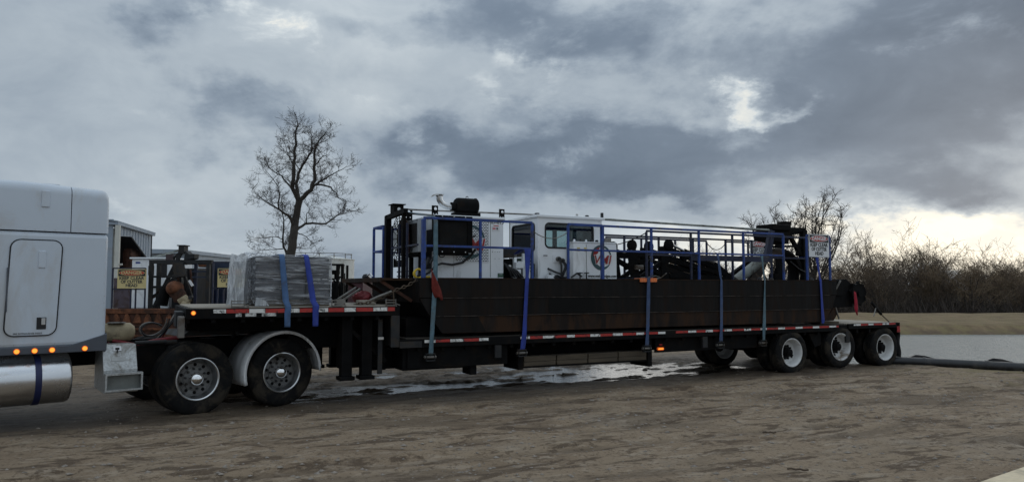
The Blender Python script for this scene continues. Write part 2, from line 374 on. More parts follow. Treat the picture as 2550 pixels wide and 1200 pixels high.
# ------------------------------------------------------------------ terrain
def vnoise(x, y, seed=0):
    xi = np.floor(x).astype(np.int64); yi = np.floor(y).astype(np.int64); fx = x - xi; fy = y - yi
    def h(a, b):
        n = (a * 374761393 + b * 668265263 + seed * 1442695041) & 0xffffffff
        n = ((n ^ (n >> 13)) * 1274126177) & 0xffffffff
        return ((n ^ (n >> 16)) & 0xffff) / 65535.
    u = fx * fx * (3 - 2 * fx); w = fy * fy * (3 - 2 * fy)
    return (h(xi, yi) * (1 - u) + h(xi + 1, yi) * u) * (1 - w) + (h(xi, yi + 1) * (1 - u) + h(xi + 1, yi + 1) * u) * w
def fbm(x, y, o=4, seed=0, g=.5):
    r = 0; a = 1.; t = 0
    for i in range(o): r = r + a * vnoise(x * 2 ** i, y * 2 ** i, seed + i * 17); t += a; a *= g
    return r / t - .5
def sstep(a, b, x): t = np.clip((x - a) / (b - a), 0, 1); return t * t * (3 - 2 * t)
TC_, TS_ = math.cos(R_(27.5)), math.sin(R_(27.5))
PUDDLE_Z = -.034; POND_Z = -.42
def height(x, y):
    s = (x - 5.955) * TC_ + (y - 15.815) * TS_; v = -(x - 5.955) * TS_ + (y - 15.815) * TC_
    near = sstep(45, 25, y)
    h = .05 * fbm(x * .35, y * .35, 3, 1) + (.034 * fbm(x * 1.3, y * 1.3, 4, 5, .55) + .060 * np.maximum(fbm(x * 2.6, y * 2.6, 4, 9, .65) - .05, 0) + .013 * fbm(x * 7, y * 7, 2, 12)) * near
    # wheel ruts running along the line of travel, cut up by treads
    for k, (c, w, d, bend, sd_) in enumerate(RUTS):
        vv = v - c - bend * s * s - .22 * fbm(s * .25 + k * 7, s * 0 + k, 2, 21)
        on = sstep(.50, .72, vnoise(s * .34 + k * 5.3, s * 0 + k * 3.1, 31)) * (.45 + vnoise(s * 1.9, vv * 2.0 + k, 33))
        prof = -np.exp(-(vv / w) ** 2) + .45 * np.exp(-((np.abs(vv) - w * 1.7) / (w * .7)) ** 2)
        h = h + d * prof * on * (0.75 + .5 * vnoise(s * 5.2, vv * 3, 40 + k))
    # keep the ground firm where tyres stand, sunken and wet behind and under the trailer
    bas = sstep(.35, 1.5, v) * sstep(5.4, 3.6, v) * sstep(-12.0, -9.8, s) * sstep(1.2, -1.0, s)
    isl = fbm(s * .9, v * 3.2, 5, 77, .62); h = h * (1 - .75 * bas)
    h = h - bas * .033 + bas * (.09 * isl + .15 * fbm(s * 1.5, v * 8.5, 2, 81, .6) + .04 * fbm(s * 8, v * 9, 1, 85)) - .022 * bas * np.exp(-((v - 1.75) / .5) ** 2) - .012 * bas * np.exp(-((s + 3.2) / 2.2) ** 2)
    # pond
    q = sstep(0, 1, 0 * x + 1)
    near_edge = 17.75 - .19 * (x - 9.0) + .5 * fbm(x * .3, x * 0, 3, 90)
    far_edge = 35.6 + .015 * (x - 20) + 1.2 * fbm(x * .12, x * 0 + 3, 3, 93)
    left_edge = 8.3 + (y - 18) * .05 + .6 * fbm(y * .3, y * 0, 2, 95)
    ins = np.minimum(np.minimum((y - near_edge) / 1.1, (far_edge - y) / 3.0), (x - left_edge) / 2.0)
    h = h - 1.3 * sstep(-.35, 1.0, ins)
    # far bank (levee) and lower ground beyond
    far = sstep(35.5, 49, y); back = sstep(52, 62, y)
    inpond = sstep(2, 9, x)
    h = h + inpond * (far * .02 * (1 - back) - back * 1.9) + far * .22 * fbm(x * .7, y * .9, 5, 99, .6)
    return h
RUTS = [(-.9, .16, .030, .000, 0), (-1.7, .20, .050, .004, 0), (-2.6, .16, .030, -.003, 0), (-3.3, .18, .060, .002, 0), (-4.4, .18, .055, .006, 0), (-5.2, .15, .030, -.004, 0), (-6.4, .2, .055, .003, 0), (-7.5, .18, .03, .004, 0), (-2.1, .14, .025, -.012, 0)]
def axis(lo, f0, f1, hi, step, grow):
    a = list(np.arange(f0, f1, step)); d = step; x = a[-1]
    while x < hi: d = min(d * grow, 25); x += d; a.append(x)
    d = step; x = f0; b = []
    while x > lo: d = min(d * grow, 25); x -= d; b.append(x)
    return np.array(b[::-1] + a)
def terrain():
    xs = axis(-500, -8.5, 15.5, 500, .055, 1.09); ys = axis(-300, 6.2, 19.5, 900, .055, 1.06)
    X, Y = np.meshgrid(xs, ys); Z = height(X, Y)
    nx, ny = len(xs), len(ys); me = bpy.data.meshes.new('ground')
    me.vertices.add(nx * ny); me.vertices.foreach_set('co', np.stack([X, Y, Z], -1).astype(np.float32).ravel())
    i = np.arange(ny - 1)[:, None] * nx + np.arange(nx - 1)[None, :]
    q = np.stack([i, i + 1, i + nx + 1, i + nx], -1).reshape(-1, 4)
    me.loops.add(q.size); me.loops.foreach_set('vertex_index', q.ravel().astype(np.int32))
    me.polygons.add(len(q)); me.polygons.foreach_set('loop_start', np.arange(0, q.size, 4, dtype=np.int32))
    me.update(calc_edges=True); me.validate(); me.shade_smooth()
    o = bpy.data.objects.new('ground', me); COL.objects.link(o); o['kind'] = 'structure'
    print('ground verts', nx * ny)
    m = bpy.data.materials.new('yard_mud'); m.use_nodes = True; t = m.node_tree; t.nodes.clear(); g = NT(t)
    out = g.n('ShaderNodeOutputMaterial'); p = g.n('ShaderNodeBsdfPrincipled'); t.links.new(p.outputs[0], out.inputs[0])
    pos = g.n('ShaderNodeNewGeometry').outputs['Position']
    sep = g.n('ShaderNodeSeparateXYZ'); t.links.new(pos, sep.inputs[0]); PX, PY, PZ = sep.outputs
    al = g.mapping(pos, (.28, 1.7, 1), rot=(0, 0, -R_(26)))
    al2 = g.mapping(g.mapping(pos, rot=(0, 0, -R_(26))), (.5, 2.6, 1))
    rp = g.mapping(pos, rot=(0, 0, -R_(24)))
    n1 = g.noise(pos, .55, 6, .6); n2 = g.noise(g.mapping(rp, (.55, 1.6, 1)), 1.9, 11, .70, .5); n3 = g.noise(pos, 24, 6, .72); n4 = g.noise(g.mapping(rp, (.7, 1.8, 1), loc=(4, 2, 0)), 3.4, 9, .68, .5); n5 = g.noise(pos, 9, 9, .72)
    c = g.ramp(n1, [(.30, (.200, .142, .092)), (.45, (.280, .208, .140)), (.55, (.300, .226, .153)), (.70, (.285, .234, .182))])
    c = g.mix(g.m('MULTIPLY', g.mapr(n2, .525, .57), .85), c, (.095, .064, .041))
    c = g.mix(g.m('MULTIPLY', g.mapr(n4, .54, .60), .60), c, (.40, .325, .245))
    c = g.mix(g.m('MULTIPLY', g.mapr(n5, .545, .595), .66), c, (.090, .061, .040))
    c = g.mix(g.m('MULTIPLY', g.mapr(n3, .55, .64), .60), c, (.085, .060, .040))
    c = g.mix(g.m('MULTIPLY', g.mapr(g.noise(pos, 55, 4, .6), .62, .74), .6), c, (.43, .37, .29))
    c = g.mix(g.m('MULTIPLY', g.m('MULTIPLY', g.mapr(PZ, -.028, -.058), g.mapr(PY, 22, 18)), .6), c, (.095, .068, .046))
    damp = g.noise(g.mapping(rp, (.35, .9, 1), loc=(9, 4, 0)), .9, 7, .62, .6)
    c = g.mix(g.m('MULTIPLY', g.mapr(damp, .52, .62), .55), c, (.105, .076, .052))
    # wet mud near the puddle level, plus painted shade beneath truck and trailer
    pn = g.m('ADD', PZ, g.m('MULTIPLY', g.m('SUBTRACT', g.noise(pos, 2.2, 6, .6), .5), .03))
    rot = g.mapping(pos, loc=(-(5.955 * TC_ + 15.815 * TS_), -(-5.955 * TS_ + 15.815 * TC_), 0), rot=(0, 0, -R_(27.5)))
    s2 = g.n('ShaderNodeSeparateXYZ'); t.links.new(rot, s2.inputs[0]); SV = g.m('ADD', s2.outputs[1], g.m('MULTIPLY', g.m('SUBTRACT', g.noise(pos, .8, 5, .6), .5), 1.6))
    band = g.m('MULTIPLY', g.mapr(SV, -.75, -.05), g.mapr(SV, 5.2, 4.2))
    wet_shade = g.m('MAXIMUM', g.m('MULTIPLY', g.mapr(pn, -.006, -.030), band), g.m('MULTIPLY', band, .72))
    c = g.mix(wet_shade, c, g.mix(.80, c, (.018, .013, .009)))
    # dry grass on the far bank, wet clay at the water line
    gn = g.noise(g.mapping(pos, (1, .35, 1)), 1.3, 8, .65)
    grass = g.ramp(gn, [(.3, (.105, .070, .038)), (.5, (.195, .137, .075)), (.72, (.285, .205, .115))])
    far = g.m('MULTIPLY', g.mapr(PY, 34, 36), g.mapr(PX, 4, 8))
    c = g.mix(far, c, grass)
    c = g.mix(g.m('MULTIPLY', far, g.mapr(g.m('ADD', PZ, g.m('MULTIPLY', g.m('SUBTRACT', gn, .5), .25)), -.16, -.36)), c, (.105, .075, .050))
    c = g.mix(g.m('MULTIPLY', g.mapr(PY, 58, 66), 1.0), c, (.075, .058, .040))
    # sparse dead grass along the near edge of the pond
    ng = g.m('MULTIPLY', g.m('MULTIPLY', g.mapr(PX, 7.5, 10), g.mapr(PY, 12.0, 15.5)), g.mapr(g.noise(pos, 1.4, 7, .65), .46, .62))
    c = g.mix(g.m('MULTIPLY', ng, .75), c, (.205, .165, .075))
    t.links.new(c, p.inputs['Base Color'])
    t.links.new(g.mapr(wet_shade, 0, 1, .93, .50), p.inputs['Roughness']); p.inputs['Specular IOR Level'].default_value = .3
    b = g.n('ShaderNodeBump'); b.inputs['Distance'].default_value = .042; b.inputs['Strength'].default_value = .9
    t.links.new(g.m('ADD', g.m('ADD', n2, g.m('MULTIPLY', n3, .40)), n5), b.inputs['Height']); t.links.new(b.outputs[0], p.inputs['Normal'])
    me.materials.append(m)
terrain()
def water_mat(name, col, wave, dist, rough, stretch):
    m = bpy.data.materials.new(name); m.use_nodes = True; t = m.node_tree; t.nodes.clear(); g = NT(t)
    out = g.n('ShaderNodeOutputMaterial'); p = g.n('ShaderNodeBsdfPrincipled'); t.links.new(p.outputs[0], out.inputs[0])
    p.inputs['Base Color'].default_value = (*col, 1); p.inputs['Roughness'].default_value = rough; p.inputs['IOR'].default_value = 1.33
    p.inputs['Specular IOR Level'].default_value = .5
    pos = g.n('ShaderNodeNewGeometry').outputs['Position']
    b = g.n('ShaderNodeBump'); b.inputs['Distance'].default_value = dist; b.inputs['Strength'].default_value = 1.0
    n = g.noise(g.mapping(pos, stretch, rot=(0, 0, R_(12))), wave, 5, .6, .3)
    t.links.new(n, b.inputs['Height']); t.links.new(b.outputs[0], p.inputs['Normal']); return m
struct(MB().add([(5, 12, POND_Z), (120, 2, POND_Z), (120, 44, POND_Z), (5, 44, POND_Z)], [(0, 1, 2, 3)]), 'pond_water', water_mat('pond_surface', (.085, .115, .122), 3.0, .16, .26, (.6, 1.6, 1)))
def sv(s, v, z): return (5.955 + s * TC_ - v * TS_, 15.815 + s * TS_ + v * TC_, z)
struct(MB().add([sv(-12.2, .15, PUDDLE_Z), sv(1.6, .15, PUDDLE_Z), sv(1.6, 5.6, PUDDLE_Z), sv(-12.2, 5.6, PUDDLE_Z)], [(0, 1, 2, 3)]), 'puddle_water', water_mat('puddle_surface', (.035, .028, .02), 7, .014, .05, (1, 1, 1)))

# ================================================================== WHEELS
def wheel_meshes(kind):
    if kind == 'drive':
        R, w, rr = .515, .275, .300
        tp = [(rr - .012, .030), (rr + .006, .012), (rr + .05, .000), (R - .10, -.006), (R - .045, .006), (R - .012, .026), (R - .004, .040)]
        x = .040
        for i in range(5):
            tp += [(R, x + .003), (R, x + .030), (R - .012, x + .032), (R - .012, x + .039)]; x += .039
        tp += [(R - .004, w - .036), (R - .012, w - .026), (R - .045, w - .006), (R - .10, w + .006), (rr + .05, w), (rr - .012, w - .03)]
        rim = [(rr + .004, .020), (rr + .006, .006), (rr - .004, .004), (rr - .018, .014), (rr - .026, .040), (rr - .040, .075), (rr - .056, .118)]
        disc = [(rr - .055, .117), (.222, .140), (.170, .142), (.165, .126), (.085, .124), (.0005, .124)]
        hub = [(.098, .124), (.096, .060), (.090, .030), (.072, .006), (.040, -.010), (.0005, -.016)]
        return R, w, tp, rim, hub, disc
    R, w, rr = .462, .255, .296
    tp = [(rr - .012, .030), (rr + .006, .012), (rr + .035, .000), (R - .07, -.005), (R - .035, .006), (R - .010, .024)]
    x = .036
    for i in range(4):
        tp += [(R, x + .003), (R, x + .036), (R - .010, x + .038), (R - .010, x + .046)]; x += .046
    tp += [(R - .010, w - .024), (R - .035, w - .006), (R - .07, w + .005), (rr + .035, w), (rr - .012, w - .03)]
    rim = [(rr + .004, .020), (rr + .006, .006), (rr - .006, .004), (rr - .020, .016), (rr - .034, .05), (rr - .050, .110), (.225, .160), (.18, .185), (.150, .189)]; disc = [(.150, .188), (.13, .190), (.0005, .190)]
    hub = [(.105, .190), (.100, .120), (.080, .105), (.075, .060), (.060, .050), (.0005, .048)]
    return R, w, tp, rim, hub, disc
WM = {}
def get_wheel(kind):
    if kind in WM: return WM[kind]
    R, w, tp, rim, hub, disc = wheel_meshes(kind)
    d = {'R': R, 'w': w}
    d['tyre'] = MB().lathe(tp, (0, 0, 0), 'y', 56).mesh('tyre', M_tyre, 40)
    d['rim'] = MB().lathe(rim, (0, 0, 0), 'y', 48).mesh('wheel', M_alu if kind == 'drive' else M_steelwheel, 35)
    d['hub'] = MB().lathe(hub, (0, 0, 0), 'y', 28).mesh('hub_cap', M_chrome if kind == 'drive' else M_black, 40)
    d['disc'] = MB().lathe(disc, (0, 0, 0), 'y', 40).mesh('wheel_disc', mat('dull_disc', (.15, .15, .148), .5, .4, var=.25, dirt=(.05, .042, .034), dirt_amt=.35) if kind == 'drive' else M_dark, 35)
    n = MB(); hmb = MB()
    if kind == 'drive':
        for i in range(10):
            a = 2 * math.pi * (i + .3) / 10
            n.cyl((math.cos(a) * .143, 0, math.sin(a) * .143), .017, .095, .128, 'y', 6)
        for i in range(10):
            a = 2 * math.pi * i / 10
            hmb.cyl((math.cos(a) * .200, 0, math.sin(a) * .200), .025, .1385, .150, 'y', 12)
    else:
        for i in range(10):
            a = 2 * math.pi * (i + .3) / 10
            n.cyl((math.cos(a) * .143, 0, math.sin(a) * .143), .018, .150, .188, 'y', 6)
        for i in range(2):
            a = 2 * math.pi * i / 2 + R_(18)
            hmb.cyl((math.cos(a) * .205, 0, math.sin(a) * .205), .042, .1655, .185, 'y', 14)
    d['nuts'] = n.mesh('lug_nuts', M_black if kind != 'drive' else M_dark, 40); d['holes'] = hmb.mesh('rim_holes', M_black, 40)
    WM[kind] = d; return d
def put_wheel(root, kind, s, v, hc, far=False, full=True, yaw=0.):
    """outer face at v; far=True turns it to face the far side"""
    d = get_wheel(kind); b = BASE[root.name]
    o = bpy.data.objects.new('wheel', d['rim']); COL.objects.link(o); o.parent = root
    o.location = (s - b[0], v - b[1], hc - b[2]); o.rotation_euler = (0, rnd.uniform(0, 6.28), 0)
    e = Matrix.Rotation((math.pi if far else 0) + yaw, 4, 'Z') @ Matrix.Rotation(rnd.uniform(0, 6.28), 4, 'Y')
    o.rotation_euler = e.to_euler()
    for k, nm in (('tyre', 'tyre'), ('disc', 'wheel_disc'), ('hub', 'hub_cap'), ('nuts', 'lug_nuts'), ('holes', 'rim_holes'))[:5 if full else 2]:
        c = bpy.data.objects.new(nm, d[k]); COL.objects.link(c); c.parent = o
        if nm in ('lug_nuts', 'rim_holes'): c['kind'] = 'stuff'

# ================================================================== TRACTOR
K = K_FR
tr = thing('semi_truck', 'white sleeper-cab semi truck pulling the trailer, cut off by the left edge', 'truck', K, (-1.0, 1.22, 0))
# sleeper: lower body, rear cap and roof fairing, seams left open between them
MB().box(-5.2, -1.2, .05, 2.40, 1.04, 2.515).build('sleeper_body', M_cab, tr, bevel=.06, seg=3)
def roof_ring(s, zt, ins, z0=2.522):
    r = .13; y0, y1 = .055 + ins, 2.395 - ins; o = [(s, y0, z0)]
    for a in range(0, 91, 15): o.append((s, y0 + r * (1 - math.cos(R_(a))), zt - r * (1 - math.sin(R_(a)))))
    for a in range(90, -1, -15): o.append((s, y1 - r * (1 - math.cos(R_(a))), zt - r * (1 - math.sin(R_(a)))))
    return o + [(s, y1, z0)]
def roof_loft(secs, name):
    rows = [roof_ring(*q) for q in secs]; n = len(rows[0]); k = len(rows)
    m_ = MB().grid(rows); m_.f += [tuple(range(n)), tuple(range((k - 1) * n, k * n))[::-1]]
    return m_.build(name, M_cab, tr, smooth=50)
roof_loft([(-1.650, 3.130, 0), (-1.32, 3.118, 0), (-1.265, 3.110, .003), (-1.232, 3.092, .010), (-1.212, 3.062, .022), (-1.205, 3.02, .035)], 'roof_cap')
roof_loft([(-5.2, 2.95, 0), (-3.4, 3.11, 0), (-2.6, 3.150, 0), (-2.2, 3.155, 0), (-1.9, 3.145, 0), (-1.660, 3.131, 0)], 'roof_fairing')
MB().box(-1.95, -1.75, .3, .55, 3.14, 3.165).build('roof_hatch', M_cab, tr, bevel=.01)
MB().prism([(-5.2, .965), (-1.19, .965), (-1.19, 1.19), (-1.62, 1.055), (-5.2, 1.055)], .030, .12).build('side_skirt', M_skirt, tr, bevel=.008)
MB().box(-1.2, -1.185, .1, 2.36, .95, 1.2).build('rear_skirt', M_skirt, tr)
def rrect(x0, x1, z0, z1, r, n=6):
    o = []
    for cx, cz, a0 in ((x1 - r, z1 - r, 0), (x0 + r, z1 - r, 90), (x0 + r, z0 + r, 180), (x1 - r, z0 + r, 270)):
        o += [(cx + r * math.cos(R_(a0 + 90 * i / n)), cz + r * math.sin(R_(a0 + 90 * i / n))) for i in range(n + 1)]
    return o
# luggage door with rounded gasket
dr = MB().prism([(p + (q - 1.8) * .035, q) for p, q in rrect(-2.315, -1.770, 1.205, 2.395, .10)], .034, .056).build('side_door', M_cab, tr, smooth=30)
gp = [(p + (q - 1.8) * .035, .040, q) for p, q in rrect(-2.325, -1.760, 1.195, 2.405, .11)]
MB().tube(gp + gp[:1], .0065, 6).build('door_seal', M_gasket, dr, smooth=40)
MB().box(-2.000, -1.895, .026, .036, 1.275, 1.425).build('door_handle', M_gasket, dr, bevel=.008)
MB().box(-1.950, -1.905, .018, .027, 1.33, 1.415).build('latch', M_alu, dr, bevel=.004)
MB().box(-2.005, -1.925, .022, .036, 2.05, 2.265).build('vent_cover', M_cab, dr, bevel=.008)
MB().box(-2.335, -2.318, .024, .040, 1.50, 2.05).build('door_hinge', M_skirt, dr, bevel=.004)
put_text('FIRE EXTINGUISHER INSIDE', .030, -2.09, .033, 1.225, M_gasket, dr, sx=.85)
MB().box(-1.995, -1.905, .040, .060, 2.83, 3.04).build('vent_cover', M_cab, tr, bevel=.008)
b = MB()
for z in np.arange(1.15, 2.45, .09): b.cyl((-1.235, .05, z), .006, -.004, .001, 'y', 6)
for x in np.arange(-2.6, -1.7, .11): b.cyl((x, .055, 2.545), .006, -.004, .001, 'y', 6); b.cyl((x + .04, .05, 1.085), .006, -.004, .001, 'y', 6)
b.build('rivets', M_alu, tr)['kind'] = 'stuff'
for x in (-2.20, -2.01, -1.82, -1.45):
    l = MB().cyl((x, .03, 1.008), .027, -.018, .0, 'y', 18).build('marker_lamp', M_amber, tr, smooth=40)
    MB().lathe([(.027, -.001), (.036, -.001), (.036, -.010), (.028, -.012)], (x, .03, 1.008), 'y', 18).build('bezel', M_amberdk, l)
# fuel tank and its strap
tk = MB().lathe([(.0005, -3.6), (.28, -3.6), (.325, -3.55), (.325, -1.615), (.312, -1.585), (.290, -1.572), (.26, -1.566), (.0005, -1.56)], (0, .345, .625), 'x', 48).build('fuel_tank', M_tank, tr, smooth=45)
MB().lathe([(.326, -1.985), (.333, -1.985), (.333, -1.915), (.326, -1.915)], (0, .345, .625), 'x', 48).build('tank_strap', mat('navy_band', (.012, .018, .075), .45, var=.2), tk, smooth=30)
MB().lathe([(.326, -2.66), (.333, -2.66), (.333, -2.59), (.326, -2.59)], (0, .345, .625), 'x', 48).build('tank_strap', MATS['navy_band'], tk, smooth=30)
# aluminium step box: sloped lid over a projecting step
sb = MB().prism([(-.02, .40), (-.02, .64), (.03, .645), (.03, .70), (.14, 1.03), (.50, 1.03), (.50, .44)], -1.22, -.80, 'x').build('step_box', M_tread, tr, bevel=.008)
MB().box(-1.225, -.765, -.10, -.022, .64, .665).build('step_tread', M_tread, sb); MB().box(-1.225, -.765, -.10, -.022, .43, .452).build('step_tread', M_tread, sb)
for x in (-1.225, -.787): MB().box(x, x + .022, -.10, -.022, .452, .64).build('step_end', M_tread, sb)
MB().box(-1.2, -.79, -.0225, -.021, .452, .64).build('step_riser', mat('shaded_alu', (.18, .19, .18), .6, .6), sb)
def slope_plate(x0, x1, a0, a1, off, m, name, par):
    # strip on the sloped lid: lid runs from (v .03,H .70) to (v .14,H 1.03)
    P = lambda a, o: (.03 + .11 * a - .948 * o, .70 + .33 * a + .316 * o)
    p = [P(a0, 0.001), P(a1, 0.001), P(a1, off), P(a0, off)]
    return MB().prism(p, x0, x1, 'x').build(name, m, par, bevel=.002)
slope_plate(-1.09, -.99, .74, .93, .010, M_signw, 'latch_plate', sb); slope_plate(-1.065, -1.015, .78, .87, .016, M_gasket, 'latch', sb); slope_plate(-1.046, -1.034, .66, .84, .02, M_gasket, 'latch_handle', sb)
slope_plate(-1.12, -.94, .34, .50, .006, mat('name_plate', (.36, .36, .35), .4, .8), 'name_plate', sb)
# chassis, axles, fifth wheel, lines
fr_ = MB().box(-3.4, 1.95, .78, .86, .72, 1.0).box(-3.4, 1.95, 1.58, 1.66, .72, 1.0).box(-1.0, -.9, .86, 1.58, .74, .98).box(.55, .7, .86, 1.58, .74, .98).build('chassis', M_black, tr)
for x in (0, 1.27): MB().cyl((x, 0, .505), .075, .35, 2.1, 'y', 14).build('axle', M_black, tr)
MB().box(-.95, -.3, .45, .78, .55, .98).build('battery_box', M_black, tr, bevel=.02)
MB().prism([(.0, 1.06), (1.1, 1.06), (1.25, 1.10), (1.1, 1.14), (.1, 1.14)], .75, 1.7).build('fifth_wheel', M_dark, tr, bevel=.01)
MB().lathe([(.0005, -.30), (.09, -.29), (.13, -.25), (.13, .22), (.09, .27), (.0005, .28)], (-.98, .62, 1.17), 'x', 20).build('air_canister', M_tan, tr, smooth=45)
MB().box(-1.06, -.84, .50, .60, 1.30, 1.315).build('canister_clamp', M_winch, tr)
def sag(p, q, d, n=12):
    p = Vector(p); q = Vector(q); return [p.lerp(q, i / n) + Vector((0, 0, -d * 4 * (i / n) * (1 - i / n))) for i in range(n + 1)]
def kpt(s, v, H): # trailer-frame point in tractor frame
    w = fmat(T_FR) @ Vector((s, v, H)); return fmat(K_FR).inverted() @ w
nose = kpt(-11.88, 1.05, 1.40)
for k, (dz, dv, m) in enumerate(((.0, 0., M_hose), (.05, .1, M_winch), (.02, .18, M_redstuff))):
    a = Vector((-1.18, 1.0 + dv, 1.55 + dz)); MB().tube(sag(a, nose + Vector((0, dv * .5, dz)), .55 + .1 * k, 16), .013, 6).build('air_line', m, tr, smooth=50)
for k in range(2):   # loops of slack hose hanging at the trailer nose
    c = nose + Vector((-.12, .1 * k, -.06)); MB().tube([c + Vector((-.24 * (1 - math.cos(a)) * .8, 0, -.17 * math.sin(a * 1.0) - .05 * a)) for a in np.linspace(0, 5.2, 20)], .012, 6).build('air_line', M_winch if k else M_hose, tr, smooth=50)
MB().tube([(-1.0, .55, 1.06), (-.7, .5, .98), (-.45, .55, 1.03), (-.1, .6, 1.06)], .03, 8).build('red_cable', M_redstuff, tr, smooth=50)
for x, y, z, r in ((-.62, .42, 1.02, .03), (-.45, .5, 1.0, .035)): MB().cyl((x, y, z), r, -.12, .3, 'x', 10).build('pipe', M_dark, tr, smooth=40)
for x in (0, 1.27):
    put_wheel(tr, 'drive', x, 0.0, .492); put_wheel(tr, 'drive', x,   .61, .492, far=True, full=False)
    put_wheel(tr, 'drive', x, 2.44, .492, far=True, full=False); put_wheel(tr, 'drive', x, 1.83, .492, full=False)
# half-round fender over the rear axle
def fender():
    rows = []; c = (1.27, .505); lips = []
    prof = [(.585, -.055), (.625, -.055), (.632, -.045), (.632, .02), (.640, .06), (.632, .10), (.632, .22), (.640, .26), (.632, .30), (.632, .62)]
    for i in range(29):
        a = R_(-2 + 197 * i / 28); rows.append([(c[0] + r * math.cos(a), o, c[1] + r * math.sin(a)) for r, o in prof])
    o = MB().grid(rows).build('fender', mat('brushed_fender', (.78, .79, .80), .38, .15, var=.08, dirt=(.35, .34, .32), dirt_amt=.15), tr, smooth=50)
    sm = o.modifiers.new('solid', 'SOLIDIFY'); sm.thickness = .006
    MB().bar((1.27 + .70 * math.cos(R_(150)), .3, .505 + .62), (1.27 - .45, .9, 1.0), .04).build('fender_bracket', M_dark, tr)
fender()
MB().box(1.95, 2.0, .2, 2.2, .75, .98).build('rear_crossmember', M_black, tr)

# ================================================================== TRAILER
T = T_FR
tl = thing('flatbed_trailer', 'black step-deck flatbed trailer with worn red and white reflective tape', 'trailer', T, (-4.0, 1.3, 0))
MB().box(-11.84, -8.72, .0, .05, 1.36, 1.505).box(-11.84, -8.72, 2.55, 2.60, 1.36, 1.505).box(-11.84, -11.78, .05, 2.55, 1.30, 1.505).build('upper_side_rail', M_black, tl, bevel=.006)
MB().box(-11.78, -8.75, .7, .82, 1.16, 1.36).box(-11.78, -8.75, 1.78, 1.90, 1.16, 1.36).box(-11.6, -10.3, .6, 2.0, 1.145, 1.16).box(-10.3, -8.75, .72, .80, .84, 1.16).box(-10.3, -8.75, 1.80, 1.88, .84, 1.16).build('neck_beam', M_black, tl)
cm = MB()
for x in np.arange(-11.5, -8.8, .4): cm.box(x, x + .06, .05, .7, 1.30, 1.44).box(x, x + .06, .82, 1.78, 1.30, 1.44).box(x, x + .06, 1.90, 2.55, 1.30, 1.44)
for x in np.arange(-8.4, 3.3, .42): cm.box(x, x + .06, .05, .7, .78, .90).box(x, x + .06, .82, 1.78, .78, .90).box(x, x + .06, 1.90, 2.55, .78, .90)
cm.build('cross_members', M_black, tl)['kind'] = 'stuff'
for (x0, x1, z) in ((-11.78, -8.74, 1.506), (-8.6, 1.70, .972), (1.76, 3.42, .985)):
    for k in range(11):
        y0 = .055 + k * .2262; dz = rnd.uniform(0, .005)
        MB().box(x0 + rnd.uniform(0, .015), x1 - rnd.uniform(0, .015), y0, y0 + .2225, z - .02, z + .012 + dz).build('deck_board', M_woodshade if -9 < x0 < 0 else M_wood, tl)
# drop of the gooseneck
MB().box(-8.86, -8.72, .0, .06, .86, 1.36).box(-8.80, -8.74, .06, 2.54, .86, 1.36).box(-8.86, -8.72, 2.54, 2.60, .86, 1.36).build('neck_riser', M_dark, tl, bevel=.006)
MB().prism([(-9.75, 1.16), (-9.0, 1.16), (-8.72, 1.16), (-8.72, .44), (-8.95, .44), (-9.15, .70)], .70, .82).prism([(-9.75, 1.16), (-8.72, 1.16), (-8.72, .44), (-8.95, .44), (-9.15, .70)], 1.78, 1.90).build('neck_gusset', M_black, tl)
MB().box(-8.72, 1.72, .0, .05, .84, .975).box(-8.72, 1.72, 2.55, 2.60, .84, .975).build('lower_side_rail', M_black, tl, bevel=.006)
MB().box(1.78, 3.46, .0, .05, .875, .990).box(1.78, 3.46, 2.55, 2.6, .875, .99).box(3.43, 3.49, .05, 2.55, .80, .99).build('tail_side_rail', M_black, tl, bevel=.006)
MB().box(-8.72, -8.35, -.012, .0, .845, .945).build('rail_plate', M_dark, tl)
mb = MB()
for y in (.70, 1.78):
    mb.prism([(-8.72, .78), (3.3, .80), (3.3, .62), (-2.8, .56), (-5.5, .45), (-8.72, .45)], y + .04, y + .08); mb.box(-8.72, 3.3, y, y + .12, .76, .785)
mb.build('main_beam', M_black, tl)
# side equipment under the deck
MB().box(-8.62, -7.35, .14, .62, .47, .83).build('tool_box', M_black, tl, bevel=.01)
MB().box(-7.42, -7.30, .16, .5, .34, .83).build('support_foot', M_black, tl, bevel=.01)
MB().box(-8.55, -6.75, .10, .13, .50, .84).build('side_apron', M_black, tl)
for x in (-6.98, -2.42, 1.73): MB().box(x - .06, x + .06, -.015, .035, .62 if x < 0 else .58, .83).build('stake_bracket', M_dark, tl, bevel=.006)
ck = MB().box(-6.52, -6.42, .14, .70, .38, .84).box(-3.72, -3.62, .14, .70, .30, .84).box(-6.42, -3.72, .16, .68, .40, .43).build('dunnage_rack', M_black, tl)
for k in range(4):
    x = -6.40 + k * .67
    MB().box(x, x + .645, .15, .40, .432, .505).build('timber', M_crate, ck, bevel=.006); MB().box(x + .01, x + .655, .16, .40, .508, .60).build('timber', M_crate, ck, bevel=.006)
MB().box(-3.55, -.9, .12, .16, .56, .83).build('side_apron', M_black, tl)
MB().box(-9.56, -8.80, .50, .66, .52, 1.30).build('dark_leg_backing', M_black, tl, bevel=.01)  # black box added behind the legs to darken the gap
for y in (.22, 2.2):
    for x in (-9.50, -9.18):
        lg = MB().box(x - .085, x + .085, y, y + .16, .42, 1.36).build('landing_leg', M_black, tl, bevel=.008)
        MB().box(x - .12, x + .12, y - .04, y + .2, .36, .42).build('foot', M_black, lg, bevel=.01)
    MB().bar((-9.50, y + .08, 1.2), (-8.85, y + .08, .62), .06).build('leg_brace', M_black, tl)
